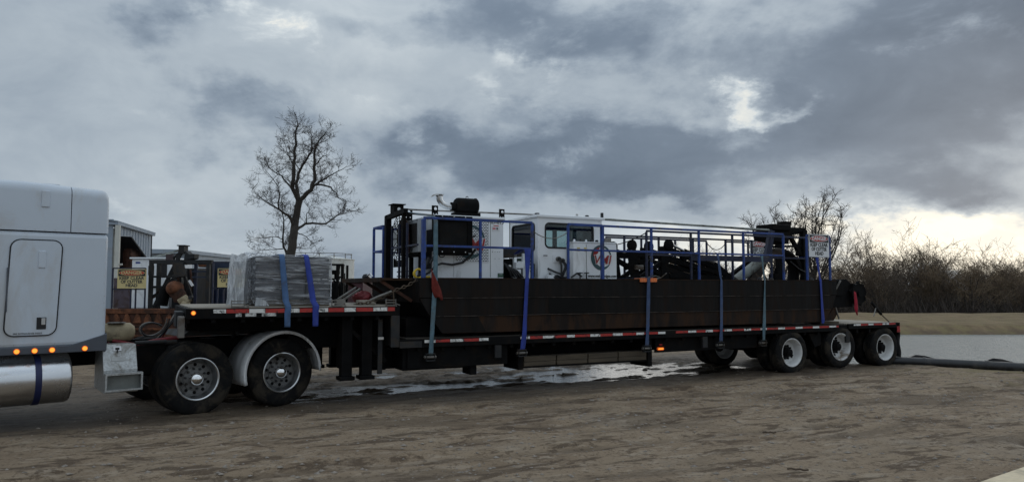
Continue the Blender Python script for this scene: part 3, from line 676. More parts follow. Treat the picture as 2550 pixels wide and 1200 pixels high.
MB().box(-9.02, -8.95, .16, .2, .44, 1.3).build('crank_post', M_dark, tl); MB().box(-9.03, -8.94, .13, .16, .98, 1.02).build('crank_handle', M_alu, tl)
# reflective tape
def tape(x0, x1, z0, z1, y, first_white=True):
    x = x0; wh = first_white
    while x < x1 - .05:
        L = (rnd.uniform(.17, .24) if wh else rnd.uniform(.24, .33)); e = min(x + L, x1)
        MB().box(x, e - .006, y - .004, y, z0 + rnd.uniform(-.003, .003), z1).build('reflective_tape', M_tapew if wh else M_taper, tl); x = e; wh = not wh
tape(-11.48, -8.80, 1.435, 1.492, 0.0); tape(-8.30, -7.12, .915, .960, 0.0)
tape(-6.55, -3.4, .918, .962, 0.0); tape(-3.15, 1.45, .925, .965, 0.0, False); tape(1.95, 3.40, .945, .982, 0.0)
for x0, x1 in ((-11.18, -11.10), (-11.05, -10.90), (-10.82, -10.62)): MB().box(x0, x1, -.003, 0, 1.385, 1.432).build('number_plate', M_plate, tl)
def lamp(s, v, H, r, m, mb2, par):
    l = MB().cyl((s, v, H), r, -.016, .001, 'y', 16).build('marker_lamp', m, par, smooth=40)
    MB().lathe([(r, 0), (r * 1.4, 0), (r * 1.4, -.008), (r, -.010)], (s, v, H), 'y', 16).build('bezel', mb2, l)
lamp(-11.74, 0, 1.445, .024, M_amber, M_amberdk, tl)
MB().prism(rrect(-3.52, -3.36, .60, .66, .029), .096, .119).build('side_lamp', M_amberdk, tl); MB().prism(rrect(-3.50, -3.38, .618, .640, .01), .090, .0955).build('lamp_glow', M_amber, tl)
MB().prism(rrect(-3.47, -3.40, .69, .72, .01), .10, .119).build('side_reflector', M_redlens, tl)
# nose box with couplings
MB().box(-11.95, -11.84, .25, .75, 1.24, 1.46).build('nose_box', M_dark, tl, bevel=.01); MB().box(-11.93, -11.845, .02, .24, 1.10, 1.40).build('nose_plate', M_winch, tl, bevel=.008)
MB().cyl((-11.05, 1.3, 1.08), .04, 0, .07, 'z', 12).build('kingpin', M_dark, tl)
# axles and wheels
for x, h in ((0, .43), (1.52, .49), (3.02, .43)):
    MB().cyl((x, 0, h), .065, .3, 2.3, 'y', 12).build('axle', M_black, tl)
    MB().prism([(x - .55, .62), (x - .1, .62 if h < .45 else .66), (x + .1, h + .08), (x - .1, h - .08), (x - .5, .52)], .66, .80).build('suspension_arm', M_black, tl)
    for yy in (.0, 2.6):
        pass
    yaw = R_(-2) if h > .45 else 0
    put_wheel(tl, 'trailer', x, 0.0, h - .004 if h < .45 else h, yaw=yaw); put_wheel(tl, 'trailer', x, .60, h, far=True, full=False)
    put_wheel(tl, 'trailer', x, 2.6, h, far=True, full=False); put_wheel(tl, 'trailer', x, 2.0, h, full=False)
MB().prism([(.62, .80), (1.0, .80), (1.0, .55), (.80, .50)], .1, .14).build('splash_plate', M_black, tl)
fl = []
for y0 in (.02, 1.98):
    rows = [[(3.585 + .02 * math.sin(z * 9 + y * 5) - .02 * z, y0 + y, .18 + z * .62) for y in np.linspace(0, .58, 6)] for z in np.linspace(0, 1, 9)]
    o = MB().grid(rows).build('mud_flap', M_gasket, tl, smooth=60); o.modifiers.new('solid', 'SOLIDIFY').thickness = .01
MB().box(3.50, 3.56, .0, 2.6, .70, .985).build('rear_bumper', M_black, tl, bevel=.008)
MB().box(3.562, 3.58, .04, .18, .78, .90).build('tail_lamp', M_redlens, tl, bevel=.005); MB().box(3.44, 3.55, -.006, 0, .76, .90).build('side_tail_lamp', M_redlens, tl, bevel=.003)
# winches and strap racks along the rail
def winch(s, H, v=-.01):
    w = MB().box(s - .075, s + .075, v - .06, v + .02, H - .015, H).box(s - .075, s + .075, v - .06, v + .02, H - .125, H - .11).box(s - .075, s - .068, v - .06, v + .02, H - .11, H - .015).box(s + .068, s + .075, v - .06, v + .02, H - .11, H - .015).build('winch', M_dark, tl)
    MB().cyl((s, v - .02, H - .062), .026, -.10, .10, 'x', 10).build('spool', M_winch, w)
for s in (-8.20, -6.52, -3.85, -2.02, -.85): winch(s, .745 if s < -6 else .72, .03)
for s, w in ((-11.15, .17), (-9.72, .15), (-8.86, .16)):
    rk = MB()
    for z in (1.525, 1.565, 1.605): rk.bar((s - w / 2, .03, z), (s + w / 2, .03, z), .014)
    for x in (-w / 2, w / 2): rk.bar((s + x, .03, 1.51), (s + x, .03, 1.62), .014)
    rk.bar((s + w / 2, .03, 1.55), (s + w / 2 + .07, .03, 1.52), .014).build('strap_rack', M_winch, tl)

# ================================================================== DREDGE carried on the trailer
dg = thing('dredge', 'black-hulled dredge with white housings and blue railings loaded on the trailer', 'dredge', T, (-3.5, 1.3, 1.04))
DK = 1.955
# hull: core plus three strakes a side, joints recessed
core = MB().prism([(-8.37, 1.94), (-8.37, 1.56), (-7.97, 1.065), (1.00, 1.065), (1.36, 1.45), (1.36, 1.94)], .03, 2.57).build('hull', M_black, dg)
def strake(z0, z1, l0, l1, r0, r1, y, m, par=core):
    """side plank between heights z0..z1; l0/r0 ends at z0, l1/r1 at z1"""
    MB().prism([(l0, z0), (r0, z0), (r1, z1), (l1, z1)], y, .05).build('side_strake', m, par, bevel=.006)
    MB().prism([(l0, z0), (r0, z0), (r1, z1), (l1, z1)], 2.55, 2.6 - y).build('side_strake', m, par, bevel=.006)
strake(1.636, 1.952, -8.39, -8.39, 1.42, 1.42, .0, M_hull); strake(1.338, 1.628, -8.21, -8.39, 1.27, 1.40, .008, M_hull); strake(1.05, 1.330, -7.98, -8.205, 1.02, 1.26, .014, M_hull2)
for z in (1.632, 1.334): MB().box(-8.1, 1.2, -.004, .02, z - .006, z + .004).build('weld_ledge', mat('rust_highlight', (.055, .042, .034), .6, var=.5, dirt=(.015, .012, .01), dirt_amt=.5, dscale=5), core)  # paler seam lines: rust, with the highlight along the ledge painted in
MB().box(-5.98, -5.02, .0025, .02, 1.36, 1.615).build('repair_plate', mat('fresh_black', (.0035, .0035, .0035), .6, var=.3, spec=.15), core)
MB().prism([(-8.0, 1.062), (-7.2, 1.062), (-7.35, 1.325), (-8.18, 1.325)], .010, .02).build('bow_plate', M_hull, core)
MB().box(-8.385, -8.368, .05, 2.55, 1.56, 1.94).build('bow_face', M_hull, core)
MB().box(-8.50, -8.06, .35, 2.3, .99, 1.30).build('bow_chock', M_black, dg, bevel=.01)
MB().box(-8.40, 1.42, .0, 2.60, 1.945, DK + .004).build('deck_plate', M_black, dg, bevel=.004)
MB().box(-8.35, 1.40, -.006, .006, DK - .012, DK + .006).build('deck_edge', M_hull2, dg)
# bow platform with struts
pf = MB().box(-8.95, -8.40, .25, 2.62, 1.915, 1.955).box(-8.97, -8.94, .25, 2.62, 1.89, 1.965).build('bow_platform', M_hull2, dg, bevel=.004)
for y in (.35, 1.3, 2.5):
    MB().bar((-8.93, y, 1.91), (-8.40, y, 1.58), .05).build('platform_strut', M_rustdk, pf)
MB().bar((-8.94, 2.55, 1.96), (-8.94, 2.55, 2.07), .02).build('pin', M_dark, pf)
MB().lathe([(.0005, 0), (.07, 0), (.075, .05), (.05, .09), (.0005, .1)], (-8.6, 2.3, 1.957), 'z', 14).build('cleat', M_dark, pf)
MB().tube([(-8.6, 1.9, 2.0), (-8.63, 1.95, 2.06), (-8.66, 2.0, 2.02), (-8.6, 2.06, 1.98)], .015, 6).build('shackle', M_alu, pf)

# ---------------- railings
def rail(runs, posts, v, top=2.935, mid=2.48, r=.020, m=M_blue, mids=True, z0=DK, ax='s'):
    P = (lambda a, h: (a, v, h)) if ax == 's' else (lambda a, h: (v, a, h))
    first = None
    for a0, a1 in runs:
        t = MB().bar(P(a0, top), P(a1, top), r * 2).build('top_rail', m, dg, bevel=.004)
        if mids: MB().bar(P(a0, mid), P(a1, mid), r * 1.8).build('mid_rail', m, t, bevel=.003)
        first = first or t
        for p in posts:
            if a0 - .01 <= p <= a1 + .01: MB().bar(P(p, z0), P(p, top - r), r * 2.05).build('rail_post', m, t, bevel=.004)
    return first
rail([(-8.32, -6.30)], (-8.32, -7.30, -6.30), .03)
rail([(-5.56, -.17)], (-5.56, -3.69, -2.51, -1.32, -.17), .03)
rail([(-5.56, -4.83)], (-4.83,), .031, top=2.936, r=.024, mids=False)
rail([(.54, 1.26)], (.54, 1.26), .03)
MB().bar((-8.32, .03, DK), (-8.32, .03, 2.915), .075, .06).build('corner_post', M_blue, dg, bevel=.006)
MB().bar((-4.83, .012, DK), (-4.83, .012, 2.91), .052).build('corner_post', M_blue, dg, bevel=.006)
# rails along the ladder well and on the far side
rail([(-3.35, 1.25)], (-3.35, -2.2, -1.05, .1, 1.25), .62, top=2.935, mid=2.46, m=M_bluedk)
rail([(-3.9, .9)], (-3.9, -2.9, -1.95, -.95, .05, .9), 1.98, top=2.935, mid=2.46, m=M_bluedk)
rail([(-3.0, -.02), (.60, 2.0)], (-3.0, -2.0, -1.0, -.02, .60, 1.35), 2.55, top=2.935, m=M_bluedk)
rail([(-8.38, -6.1)], (-8.38, -7.3, -6.1), 2.55, m=M_blue)
rail([(1.93, 2.53)], (1.93, 2.53), -8.39, ax='v', m=M_blue)
for y in (.62, 1.02, 1.42): MB().bar((-8.39, y, DK), (-8.39, y, 2.90), .035).build('rail_post', M_bluedk, dg)
MB().bar((-8.39, .1, 2.50), (-8.39, 1.45, 2.50), .03).build('mid_rail', M_bluedk, dg)
for (a, b_) in (((-.02, 2.55, 2.9), (.60, 2.55, 2.9)),): MB().tube(sag(a, b_, .17), .010, 6).build('gate_chain', M_dark, dg)
MB().tube(sag((-3.9, 1.98, 2.70), (-3.35, .62, 2.9), .12), .010, 6).build('gate_chain', M_dark, dg)
MB().tube(sag((-6.30, .03, 2.80), (-5.56, .03, 2.80), .13), .008, 6).build('gate_chain', M_winch, dg)
for p, q in (((-2.2, .62, 2.46), (-1.05, .62, 2.46)), ((-1.05, .62, 2.455), (.1, .62, 2.455))): MB().box(p[0], q[0], .60, .64, 2.36, 2.47).build('toe_board', M_bluedk, dg)

# ---------------- engine house
en = MB().box(-7.94, -6.64, .47, 2.10, DK + .004, 3.00).build('engine_house', M_white, dg, bevel=.012)
MB().box(-7.97, -6.62, .44, 2.13, 3.003, 3.045).build('engine_roof', M_white, en, bevel=.01)
for x in (-6.90,): MB().box(x - .003, x + .003, .466, .471, 1.98, 2.98).build('door_gap', M_gasket, en)
MB().box(-7.60, -7.597, .466, .471, 1.98, 2.35).build('door_gap', M_gasket, en)
gr = MB().box(-7.56, -6.94, .464, .469, 2.255, 2.97).build('vent_grille', M_sheddark, en)
lat = MB(); rows_ = 26; z0 = 2.255; dz = .715 / rows_
for i in range(rows_ + 1): lat.box(-7.56, -6.94, .458, .4635, z0 + i * dz - .0060, z0 + i * dz + .0060)
for i in range(rows_):
    for k in range(13):
        x = -7.56 + (k + (.5 if i % 2 else 0)) * .62 / 12.5
        if x < -6.945: lat.box(x - .006, x + .006, .4585, .463, z0 + i * dz + .006, z0 + (i + 1) * dz - .006)
lat.build('grille_lattice', M_white, gr)['kind'] = 'stuff'
put_text('MD-615', .085, -6.79, .465, 2.955, M_signtxt, en, sx=1.1)
MB().box(-6.87, -6.72, .463, .469, 2.80, 2.885).build('sticker', M_signw, en); MB().box(-6.86, -6.80, .4605, .4625, 2.825, 2.862).build('sticker_mark', mat('pale_red', (.62, .22, .25), .5, var=.1), en); MB().box(-6.785, -6.755, .4605, .4625, 2.825, 2.862).build('sticker_mark', M_signtxt, en)
MB().box(-6.84, -6.74, .4625, .469, 2.885, 2.90).build('sticker_band', M_signred, en)
MB().box(-6.755, -6.645, .462, .469, 1.985, 2.055).build('maker_plate', M_green, en, bevel=.002); MB().box(-6.735, -6.665, .4600, .4615, 2.030, 2.036).build('plate_line', M_signw, en)
bt = MB()
for x, z in ((-6.86, 2.43), (-6.81, 2.43), (-6.76, 2.43), (-6.72, 2.43), (-6.81, 2.31), (-6.73, 2.31)): bt.cyl((x, .468, z), .006, -.005, 0, 'y', 6)
bt.build('bolts', M_dark, en)['kind'] = 'stuff'
for z in (2.55, 2.80): MB().box(-6.645, -6.615, .6, .64, z - .05, z + .05).build('hinge', M_winch, en)
# cooler facing the side
rd = MB().box(-8.06, -7.42, .16, .34, 2.41, 2.99).build('side_cooler', M_black, dg, bevel=.01)
MB().holeplate(-8.08, -7.40, 2.38, 3.0, -7.99, -7.49, 2.50, 2.91, .02, .135, .158).build('cooler_frame', M_black, rd)
fb = MB()
for z in np.arange(2.50, 2.915, .018): fb.box(-7.99, -7.49, .148, .158, z, z + .006)
fb.build('cooler_fins', M_dark, rd)['kind'] = 'stuff'
for x in (-7.95, -7.74, -7.53):
    for z in (2.395, 2.985): MB().cyl((x, .135, z), .010, -.008, 0, 'y', 8).build('bolt', M_alu, rd)
MB().box(-8.06, -7.45, .16, .30, 2.34, 2.40).build('cooler_shelf', M_black, rd, bevel=.02)
MB().tube([(-7.93 + .05 * math.cos(a), .2, 2.345 + .04 * math.sin(a)) for a in np.linspace(math.pi, 2 * math.pi, 8)], .008, 6).build('lift_eye', M_black, rd)
# cooler facing the bow
rf = MB().box(-8.22, -8.08, .52, 1.25, 2.40, 2.97).build('bow_cooler', mat('cooler_grey', (.42, .45, .48), .5, var=.1), dg, bevel=.01)
MB().box(-8.235, -8.222, .60, 1.19, 2.50, 2.90).build('cooler_core', M_sheddark, rf)
fb = MB()
for z in np.arange(2.50, 2.90, .02): fb.box(-8.242, -8.235, .60, 1.19, z, z + .006)
fb.build('cooler_fins', M_dark, rf)['kind'] = 'stuff'
for y in (.6, .85, 1.1): MB().cyl((-8.22, y, 2.945), .010, -.010, 0, 'x', 8).build('bolt', M_gasket, rf)
MB().box(-8.22, -8.10, .55, 1.2, 2.33, 2.398).build('cooler_shelf', M_black, rf, bevel=.02)
MB().box(-8.16, -8.10, .62, .70, DK, 2.33).box(-8.16, -8.10, 1.1, 1.18, DK, 2.33).build('cooler_leg', M_black, rf)
MB().box(-7.953, -7.942, .62, 1.20, 2.12, 2.80).build('bow_vent', M_sheddark, en)
# hoses round the coolers
MB().tube([(-8.28, .20, 1.98), (-8.18, .14, 2.05), (-8.05, .12, 2.17), (-7.95, .15, 2.2), (-7.65, .42, 2.19), (-7.45, .43, 2.23), (-7.30, .40, 2.36), (-7.27, .30, 2.46)], .020, 8).build('hose', M_hose, dg, smooth=50)
MB().tube([(-8.15, .16, 2.2), (-8.06, .14, 2.36), (-8.02, .16, 2.55), (-7.99, .2, 2.62)], .022, 8).build('hose', M_hose, dg, smooth=50)
MB().tube([(-7.42, .25, 2.62), (-7.34, .27, 2.66), (-7.26, .30, 2.70)], .016, 8).build('hose', M_hose, dg, smooth=50)
MB().tube([(-8.3, .35, 1.97), (-8.2, .36, 2.06), (-8.08, .4, 2.3)], .030, 8).build('hose', M_hose, dg, smooth=50)
# air cleaner on the roof with its inlet elbow
ac = MB().lathe([(.0005, -7.44), (.11, -7.44), (.135, -7.41), (.142, -7.38), (.142, -7.07), (.150, -7.06), (.150, -7.04), (.13, -7.02), (.0005, -7.015)], (0, .80, 3.255), 'x', 28).build('air_cleaner', M_black, dg, smooth=40)
MB().box(-7.48, -6.98, .70, .90, 3.05, 3.13).build('air_cleaner_bracket', M_black, ac, bevel=.01)
MB().tube([(-7.23, .80, 3.405), (-7.22, .8, 3.425), (-7.20, .8, 3.43), (-7.18, .8, 3.41)], .007, 6).build('lift_eye', M_black, ac)
MB().lathe([(.075, -7.52), (.075, -7.44)], (0, .80, 3.235), 'x', 18).build('collar', M_black, ac, smooth=40)
el_ = [(-7.50, .80, 3.225), (-7.60, .80, 3.23), (-7.69, .80, 3.27), (-7.735, .80, 3.34), (-7.74, .80, 3.415)]
ep = MB().tube(el_, .055, 14).build('inlet_elbow', M_alu, dg, smooth=50)
MB().lathe([(.064, 0), (.066, .02), (.06, .03)], (-7.74, .8, 3.405), 'z', 14).build('clamp', M_winch, ep)
MB().prism([(-7.91, 3.375), (-7.86, 3.425), (-7.80, 3.44), (-7.67, 3.44), (-7.67, 3.425), (-7.80, 3.415), (-7.86, 3.395)], .745, .855).build('rain_flap', M_alu, ep)
# lifting lugs: drilled plates standing over the roof
def lug(x, y, z0, z1, w, m=M_black):
    o = MB().holeplate(x - w / 2, x + w / 2, z0 + (z1 - z0) * .45, z1, x - .030 + .012, x + .030 + .012, z1 - .085, z1 - .025, .03, y - .012, y + .012).build('lifting_lug', m, dg)
    zz = z0 + (z1 - z0) * .45
    for cx in (x - w / 4, x + w / 4): MB().holeplate(cx - w / 4, cx + w / 4, z0 + (z1 - z0) * .12, zz, cx - .012, cx + .012, zz - .055, zz - .031, .012, y - .012, y + .012).build('lug_foot', m, o)
    MB().box(x - w / 2, x + w / 2, y - .012, y + .012, z0 - .04, z0 + (z1 - z0) * .12).build('lug_base', m, o)
lug(-7.94, .50, 3.02, 3.20, .11); lug(-6.66, .50, 3.02, 3.20, .10); lug(-8.17, 1.20, 3.0, 3.20, .15)
# engine-house logo, mostly behind the cooler
def logo(sc, hc, rad, v, par):
    outer = []; inner = []; n = 40
    for i in range(n + 1):
        a = R_(80 + 250 * i / n); w = .30 * math.sin(math.pi * (i / n)) ** .7 + .015
        outer.append((sc + rad * math.cos(a) * .98, hc + rad * math.sin(a))); inner.append((sc + rad * (1 - w) * math.cos(a) * .98 + rad * .03, hc + rad * (1 - w) * math.sin(a) + rad * .02))
    rows = [[(p[0], v, p[1]) for p in outer], [(p[0], v, p[1]) for p in inner]]
    ring = MB().grid(rows).build('logo_ring', M_logoteal, par)
    ro = []; ri = []
    for i in range(n + 1):
        a = R_(150 - 170 * i / n); w = .13 * math.sin(math.pi * (.12 + .8 * i / n)) + .02
        ro.append((sc + rad * .98 * math.cos(a), v - .001, hc + rad * .98 * math.sin(a))); ri.append((sc + rad * (.98 - w) * math.cos(a), v - .001, hc + rad * (.98 - w) * math.sin(a)))
    MB().grid([ro, ri]).build('logo_arc', M_logoteal, ring)
    rr_ = []; ri = []
    for i in range(n + 1):
        a = R_(100 + 75 * i / n); w = .34 * math.sin(math.pi * (i / n)) ** .8
        rr_.append((sc + rad * .80 * math.cos(a) , v - .002, hc + rad * .84 * math.sin(a))); ri.append((sc + rad * (.80 - w) * math.cos(a), v - .002, hc + rad * (.84 - w) * math.sin(a)))
    MB().grid([rr_, ri]).build('logo_flash', M_logored, ring)
    put_text('VMI', rad * .98, sc + rad * .16, v - .004, hc - rad * .20, M_signw, ring, 'logo_letter_outline', shear=.22, off=rad * .05, fit=rad * 1.72)
    put_text('VMI', rad * .98, sc + rad * .16, v - .009, hc - rad * .20, M_logored, ring, 'logo_letters', shear=.22, off=rad * .012, fit=rad * 1.62)
logo(-7.30, 2.60, .30, .452, en)

# ---------------- bow gantry and the guard in it
ga = MB().bar((-8.42, 1.58, DK), (-8.42, 1.58, 3.09), .11, .10).bar((-8.42, .72, DK), (-8.42, .72, 3.06), .06).bar((-8.42, 1.64, 3.06), (-8.42, .62, 3.10), .08).build('bow_gantry', M_black, dg)
MB().box(-8.44, -8.26, 1.18, 1.40, 3.12, 3.26).build('sheave_block', M_black, ga, bevel=.01); MB().cyl((-8.36, 1.17, 3.18), .03, -.02, .02, 'y', 10).build('sheave_pin', M_alu, ga)
MB().box(-8.47, -8.23, 1.15, 1.42, 3.26, 3.275).build('block_cap', M_black, ga)
MB().bar((-8.35, .95, 3.10), (-8.0, .45, 3.02), .035).build('gantry_stay', M_winch, dg)
gd = MB()
cc = (-8.36, 1.12, 2.66)
for k in range(7):
    r = .09 + .055 * k; gd.tube([(cc[0], cc[1] + r * .95 * math.cos(a), cc[2] + r * math.sin(a)) for a in np.linspace(0, 2 * math.pi, 25)], .007, 4)
for k in range(8): a = math.pi * k / 8; gd.tube([(cc[0], cc[1] - .4 * math.cos(a), cc[2] - .42 * math.sin(a)), (cc[0], cc[1] + .4 * math.cos(a), cc[2] + .42 * math.sin(a))], .008, 4)
gd.build('fan_guard', M_dark, dg)
MB().prism([(.78, 2.16), (1.46, 2.16), (1.46, 2.32), (1.36, 2.28), (.88, 2.28), (.78, 2.32)], -8.35, -8.33, 'x').build('guard_plate', M_black, dg)
MB().prism([(.80, 2.40), (1.44, 2.40), (1.40, 2.90), (1.2, 3.02), (1.04, 3.02), (.84, 2.90)], -8.30, -8.28, 'x').build('shroud_plate', M_rustdk, dg)
for y in (.9, 1.1, 1.3):
    for z in (2.0, 2.08): MB().bar((-8.3, y - .09, z), (-8.3, y + .09, z), .02).build('grating_bar', M_dark, dg)
# ---------------- hoist lines running the length of the boat
for v, dz in ((.80, 0), (.92, .02)): MB().tube([(-8.30, v + .3, 3.17 + dz), (-6.0, v, 3.16 + dz), (-4.0, v, 3.15 + dz), (.15, v + .15, 3.09 + dz)], .012, 6).build('hoist_line', M_winch, dg)
MB().tube([(-4.38, .72, 3.135), (.15, .72, 3.085)], .022, 8).build('boom_pipe', M_pipegrey, dg, smooth=40)

# ---------------- machinery between engine and cabin
mc = MB().box(-6.58, -6.0, .75, 1.9, DK, 2.18).box(-6.55, -6.25, .65, .95, DK, 2.32).build('pump_base', M_black, dg, bevel=.02)
MB().prism([(-6.62, 2.50), (-6.36, 2.50), (-6.05, 2.44), (-6.05, 2.38), (-6.40, 2.34), (-6.62, 2.36)], .60, .95).build('exhaust_duct', M_dark, mc)
MB().box(-6.60, -6.42, .6, .9, 2.50, 2.52).build('duct_cap', M_bluedk, mc)
MB().box(-6.36, -6.30, .60, .66, DK, 2.40).box(-6.20, -6.14, .55, .62, DK, 2.42).box(-6.16, -6.08, .50, .56, DK, 2.46).build('stanchion', M_white, mc, bevel=.004)
MB().box(-6.36, -6.20, .52, .60, 2.15, 2.26).box(-6.36, -6.27, .50, .58, 2.03, 2.13).build('valve_box', M_white, mc, bevel=.004)
MB().box(-6.36, -6.10, .70, .78, 2.29, 2.33).build('manifold', M_green, mc)
for k in range(3): MB().cyl((-6.48 + .05 * k, .58, 2.18 - .05 * k), .03, -.05, .2, 'y', 10).build('fitting', M_alu, mc, smooth=40)
for k in range(5): MB().tube([(-6.58 + .03 * k, .55, 2.24 - .02 * k), (-6.52 + .04 * k, .48, 2.1), (-6.46 + .06 * k, .5, 1.98)], .016, 6).build('hose', M_hose, mc, smooth=50)
for k in range(4): MB().tube([(-6.10, .50 + .02 * k, 2.3 - .06 * k), (-6.03, .44, 2.22 - .05 * k), (-6.0, .5, 2.0)], .014, 6).build('hose', M_hose, mc, smooth=50)

# ---------------- operator cabin
CS0, CS1, CV0, CV1, CZ0, CZ1 = -5.93, -4.52, .48, 1.62, DK + .004, 3.085
cb = MB().box(CS0 + .03, CS1 - .03, CV0 + .03, CV1 - .03, CZ0, CZ0 + .05).build('cabin', M_white, dg)
w1 = (-5.77, -4.72, 2.535, 2.985)
MB().holeplate(CS0, CS1, CZ0, CZ1, *w1, .08, CV0, CV0 + .035).build('cabin_side', M_white, cb)
MB().holeplate(CS0 + .0, CS1, CZ0, CZ1, -5.72, -5.30, 2.42, 2.93, .06, CV1 - .035, CV1).build('cabin_far_side', M_white, cb) if False else None
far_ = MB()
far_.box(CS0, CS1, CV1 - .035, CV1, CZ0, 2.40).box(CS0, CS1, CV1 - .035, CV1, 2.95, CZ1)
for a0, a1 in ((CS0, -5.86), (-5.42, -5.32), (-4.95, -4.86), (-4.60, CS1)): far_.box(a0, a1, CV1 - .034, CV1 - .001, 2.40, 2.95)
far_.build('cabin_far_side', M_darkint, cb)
MB().holeplate(CV0 + .036, CV1 - .036, CZ0, CZ1, CV0 + .12, CV1 - .12, 2.48, 2.985, .07, CS0, CS0 + .035, 'x').build('cabin_rear', M_white, cb)
MB().holeplate(CV0 + .036, CV1 - .036, CZ0, CZ1, CV0 + .10, CV1 - .10, 2.25, 2.985, .07, CS1 - .035, CS1, 'x').build('cabin_front', M_white, cb)
MB().box(CS0 + .036, CS1 - .036, CV0 + .037, CV0 + .045, CZ0 + .05, 2.52).build('cabin_lining', M_darkint, cb)
MB().box(CS0 - .03, CS1 + .06, CV0 - .03, CV1 + .03, CZ1, CZ1 + .055).build('cabin_roof', M_white, cb, bevel=.012)
MB().box(CS0 + .2, CS1 - .1, CV0 + .1, CV1 - .1, CZ1 + .056, CZ1 + .075).build('roof_pad', M_white, cb, bevel=.01)
def seal_loop(x0, x1, z0, z1, r, y, ax, par):
    p = rrect(x0, x1, z0, z1, r); q = [(a, y, c) if ax == 'y' else (y, a, c) for a, c in p]
    return MB().tube(q + q[:1], .018, 6).build('window_seal', M_gasket, par, smooth=40)
g1 = MB().box(w1[0], w1[1], CV0 + .012, CV0 + .018, w1[2], w1[3]).build('window_pane', M_glass, cb); seal_loop(*w1, .08, CV0 + .002, 'y', g1)
MB().box(-5.265, -5.245, CV0 + .005, CV0 + .03, w1[2], w1[3]).build('window_bar', M_gasket, g1)
g2 = MB().box(CS0 + .012, CS0 + .018, CV0 + .12, CV1 - .12, 2.48, 2.985).build('window_pane', M_glass, cb); seal_loop(CV0 + .12, CV1 - .12, 2.48, 2.985, .07, CS0 + .002, 'x', g2)
g3 = MB().box(CS1 - .02, CS1 - .014, CV0 + .1, CV1 - .1, 2.25, 2.985).build('window_pane', M_glass, cb)
for a0, a1 in ((-5.86, -5.42), (-5.32, -4.95), (-4.86, -4.60)): MB().box(a0, a1, CV1 - .022, CV1 - .016, 2.40, 2.95).build('window_pane', M_glass, cb)
MB().box(-5.75, -5.45, .85, 1.25, 2.05, 2.40).box(-5.80, -5.70, .85, 1.25, 2.4, 2.80).build('seat', M_darkint, cb, bevel=.04)
MB().box(-4.95, -4.65, .8, 1.4, 2.05, 2.58).build('console', M_darkint, cb, bevel=.02)
MB().box(CS1 + .0, CS1 + .045, CV0 - .0, CV0 + .05, CZ1 + .056, CZ1 + .15).build('roof_lamp', M_gasket, cb, bevel=.008)
MB().box(CS0 - .02, CS0 + .05, CV0 + .02, CV0 + .09, CZ1 + .056, CZ1 + .085).build('roof_lamp', M_gasket, cb, bevel=.008)
MB().tube([(-5.02, .6, CZ1 + .05), (-5.02, .6, CZ1 + .11), (-4.99, .6, CZ1 + .11), (-4.99, .6, CZ1 + .05)], .008, 6).build('roof_eye', M_winch, cb)
MB().lathe([(.04, 0), (.035, .02), (.0005, .03)], (-4.78, .6, CZ1 + .075), 'z', 12).build('roof_vent', M_dark, cb)
MB().tube([(-5.82, CV0 - .02, 2.385), (-5.82, CV0 - .045, 2.385), (-5.76, CV0 - .045, 2.385), (-5.76, CV0 - .02, 2.385)], .009, 6).build('grab_handle', M_dark, cb)
for k, s in enumerate((-5.52, -5.44)):
    c1 = MB().cyl((s, CV0, 2.33 - .03 * k), .042, -.07, .0, 'y', 14).build('socket', M_winch, cb, smooth=40)
    MB().cyl((s, CV0 - .07, 2.33 - .03 * k), .03, -.03, 0, 'y', 12).build('plug', M_gasket, c1)
MB().prism(rrect(-5.62, -5.36, 2.26, 2.42, .03), CV0 - .012, CV0 - .001).build('socket_plate', M_white, cb)
for pts in ([(-5.52, CV0 - .09, 2.31), (-5.50, CV0 - .12, 2.2), (-5.49, CV0 - .1, 2.02), (-5.49, CV0 - .1, 1.97)], [(-5.44, CV0 - .09, 2.28), (-5.42, CV0 - .13, 2.18), (-5.46, CV0 - .1, 2.05), (-5.48, CV0 - .08, 1.97)],
            [(-5.44, CV0 - .1, 2.28), (-5.36, CV0 - .12, 2.17), (-5.25, CV0 - .13, 2.16), (-5.16, CV0 - .14, 2.19), (-5.20, CV0 - .12, 2.1), (-5.34, CV0 - .1, 2.0), (-5.45, CV0 - .08, 1.97)],
            [(-5.47, CV0 - .08, 1.97), (-5.42, CV0 - .1, 2.10), (-5.33, CV0 - .12, 2.25), (-5.22, CV0 - .13, 2.36)], [(-5.49, CV0 - .09, 2.05), (-5.58, CV0 - .1, 2.07), (-5.67, CV0 - .07, 2.11), (-5.72, CV0, 2.15)],
            [(-5.72, CV0 - .1, 1.985), (-5.6, CV0 - .14, 2.02), (-5.48, CV0 - .1, 1.98), (-5.3, CV0 - .05, 1.99)]):
    MB().tube(pts, .019, 7).build('hose', M_hose, cb, smooth=50)
MB().box(-5.80, -5.66, .34, .44, DK + .005, 2.03).build('junction_box', M_white, dg, bevel=.006); MB().tube([(-5.68, .36, 1.99), (-5.6, .35, 1.975), (-5.5, .4, 1.97)], .025, 8).build('hose', M_gasket, dg)
MB().prism([(-5.72, 1.96), (-5.52, 1.96), (-5.72, 2.07)], .42, .44).build('gusset', M_dark, dg)

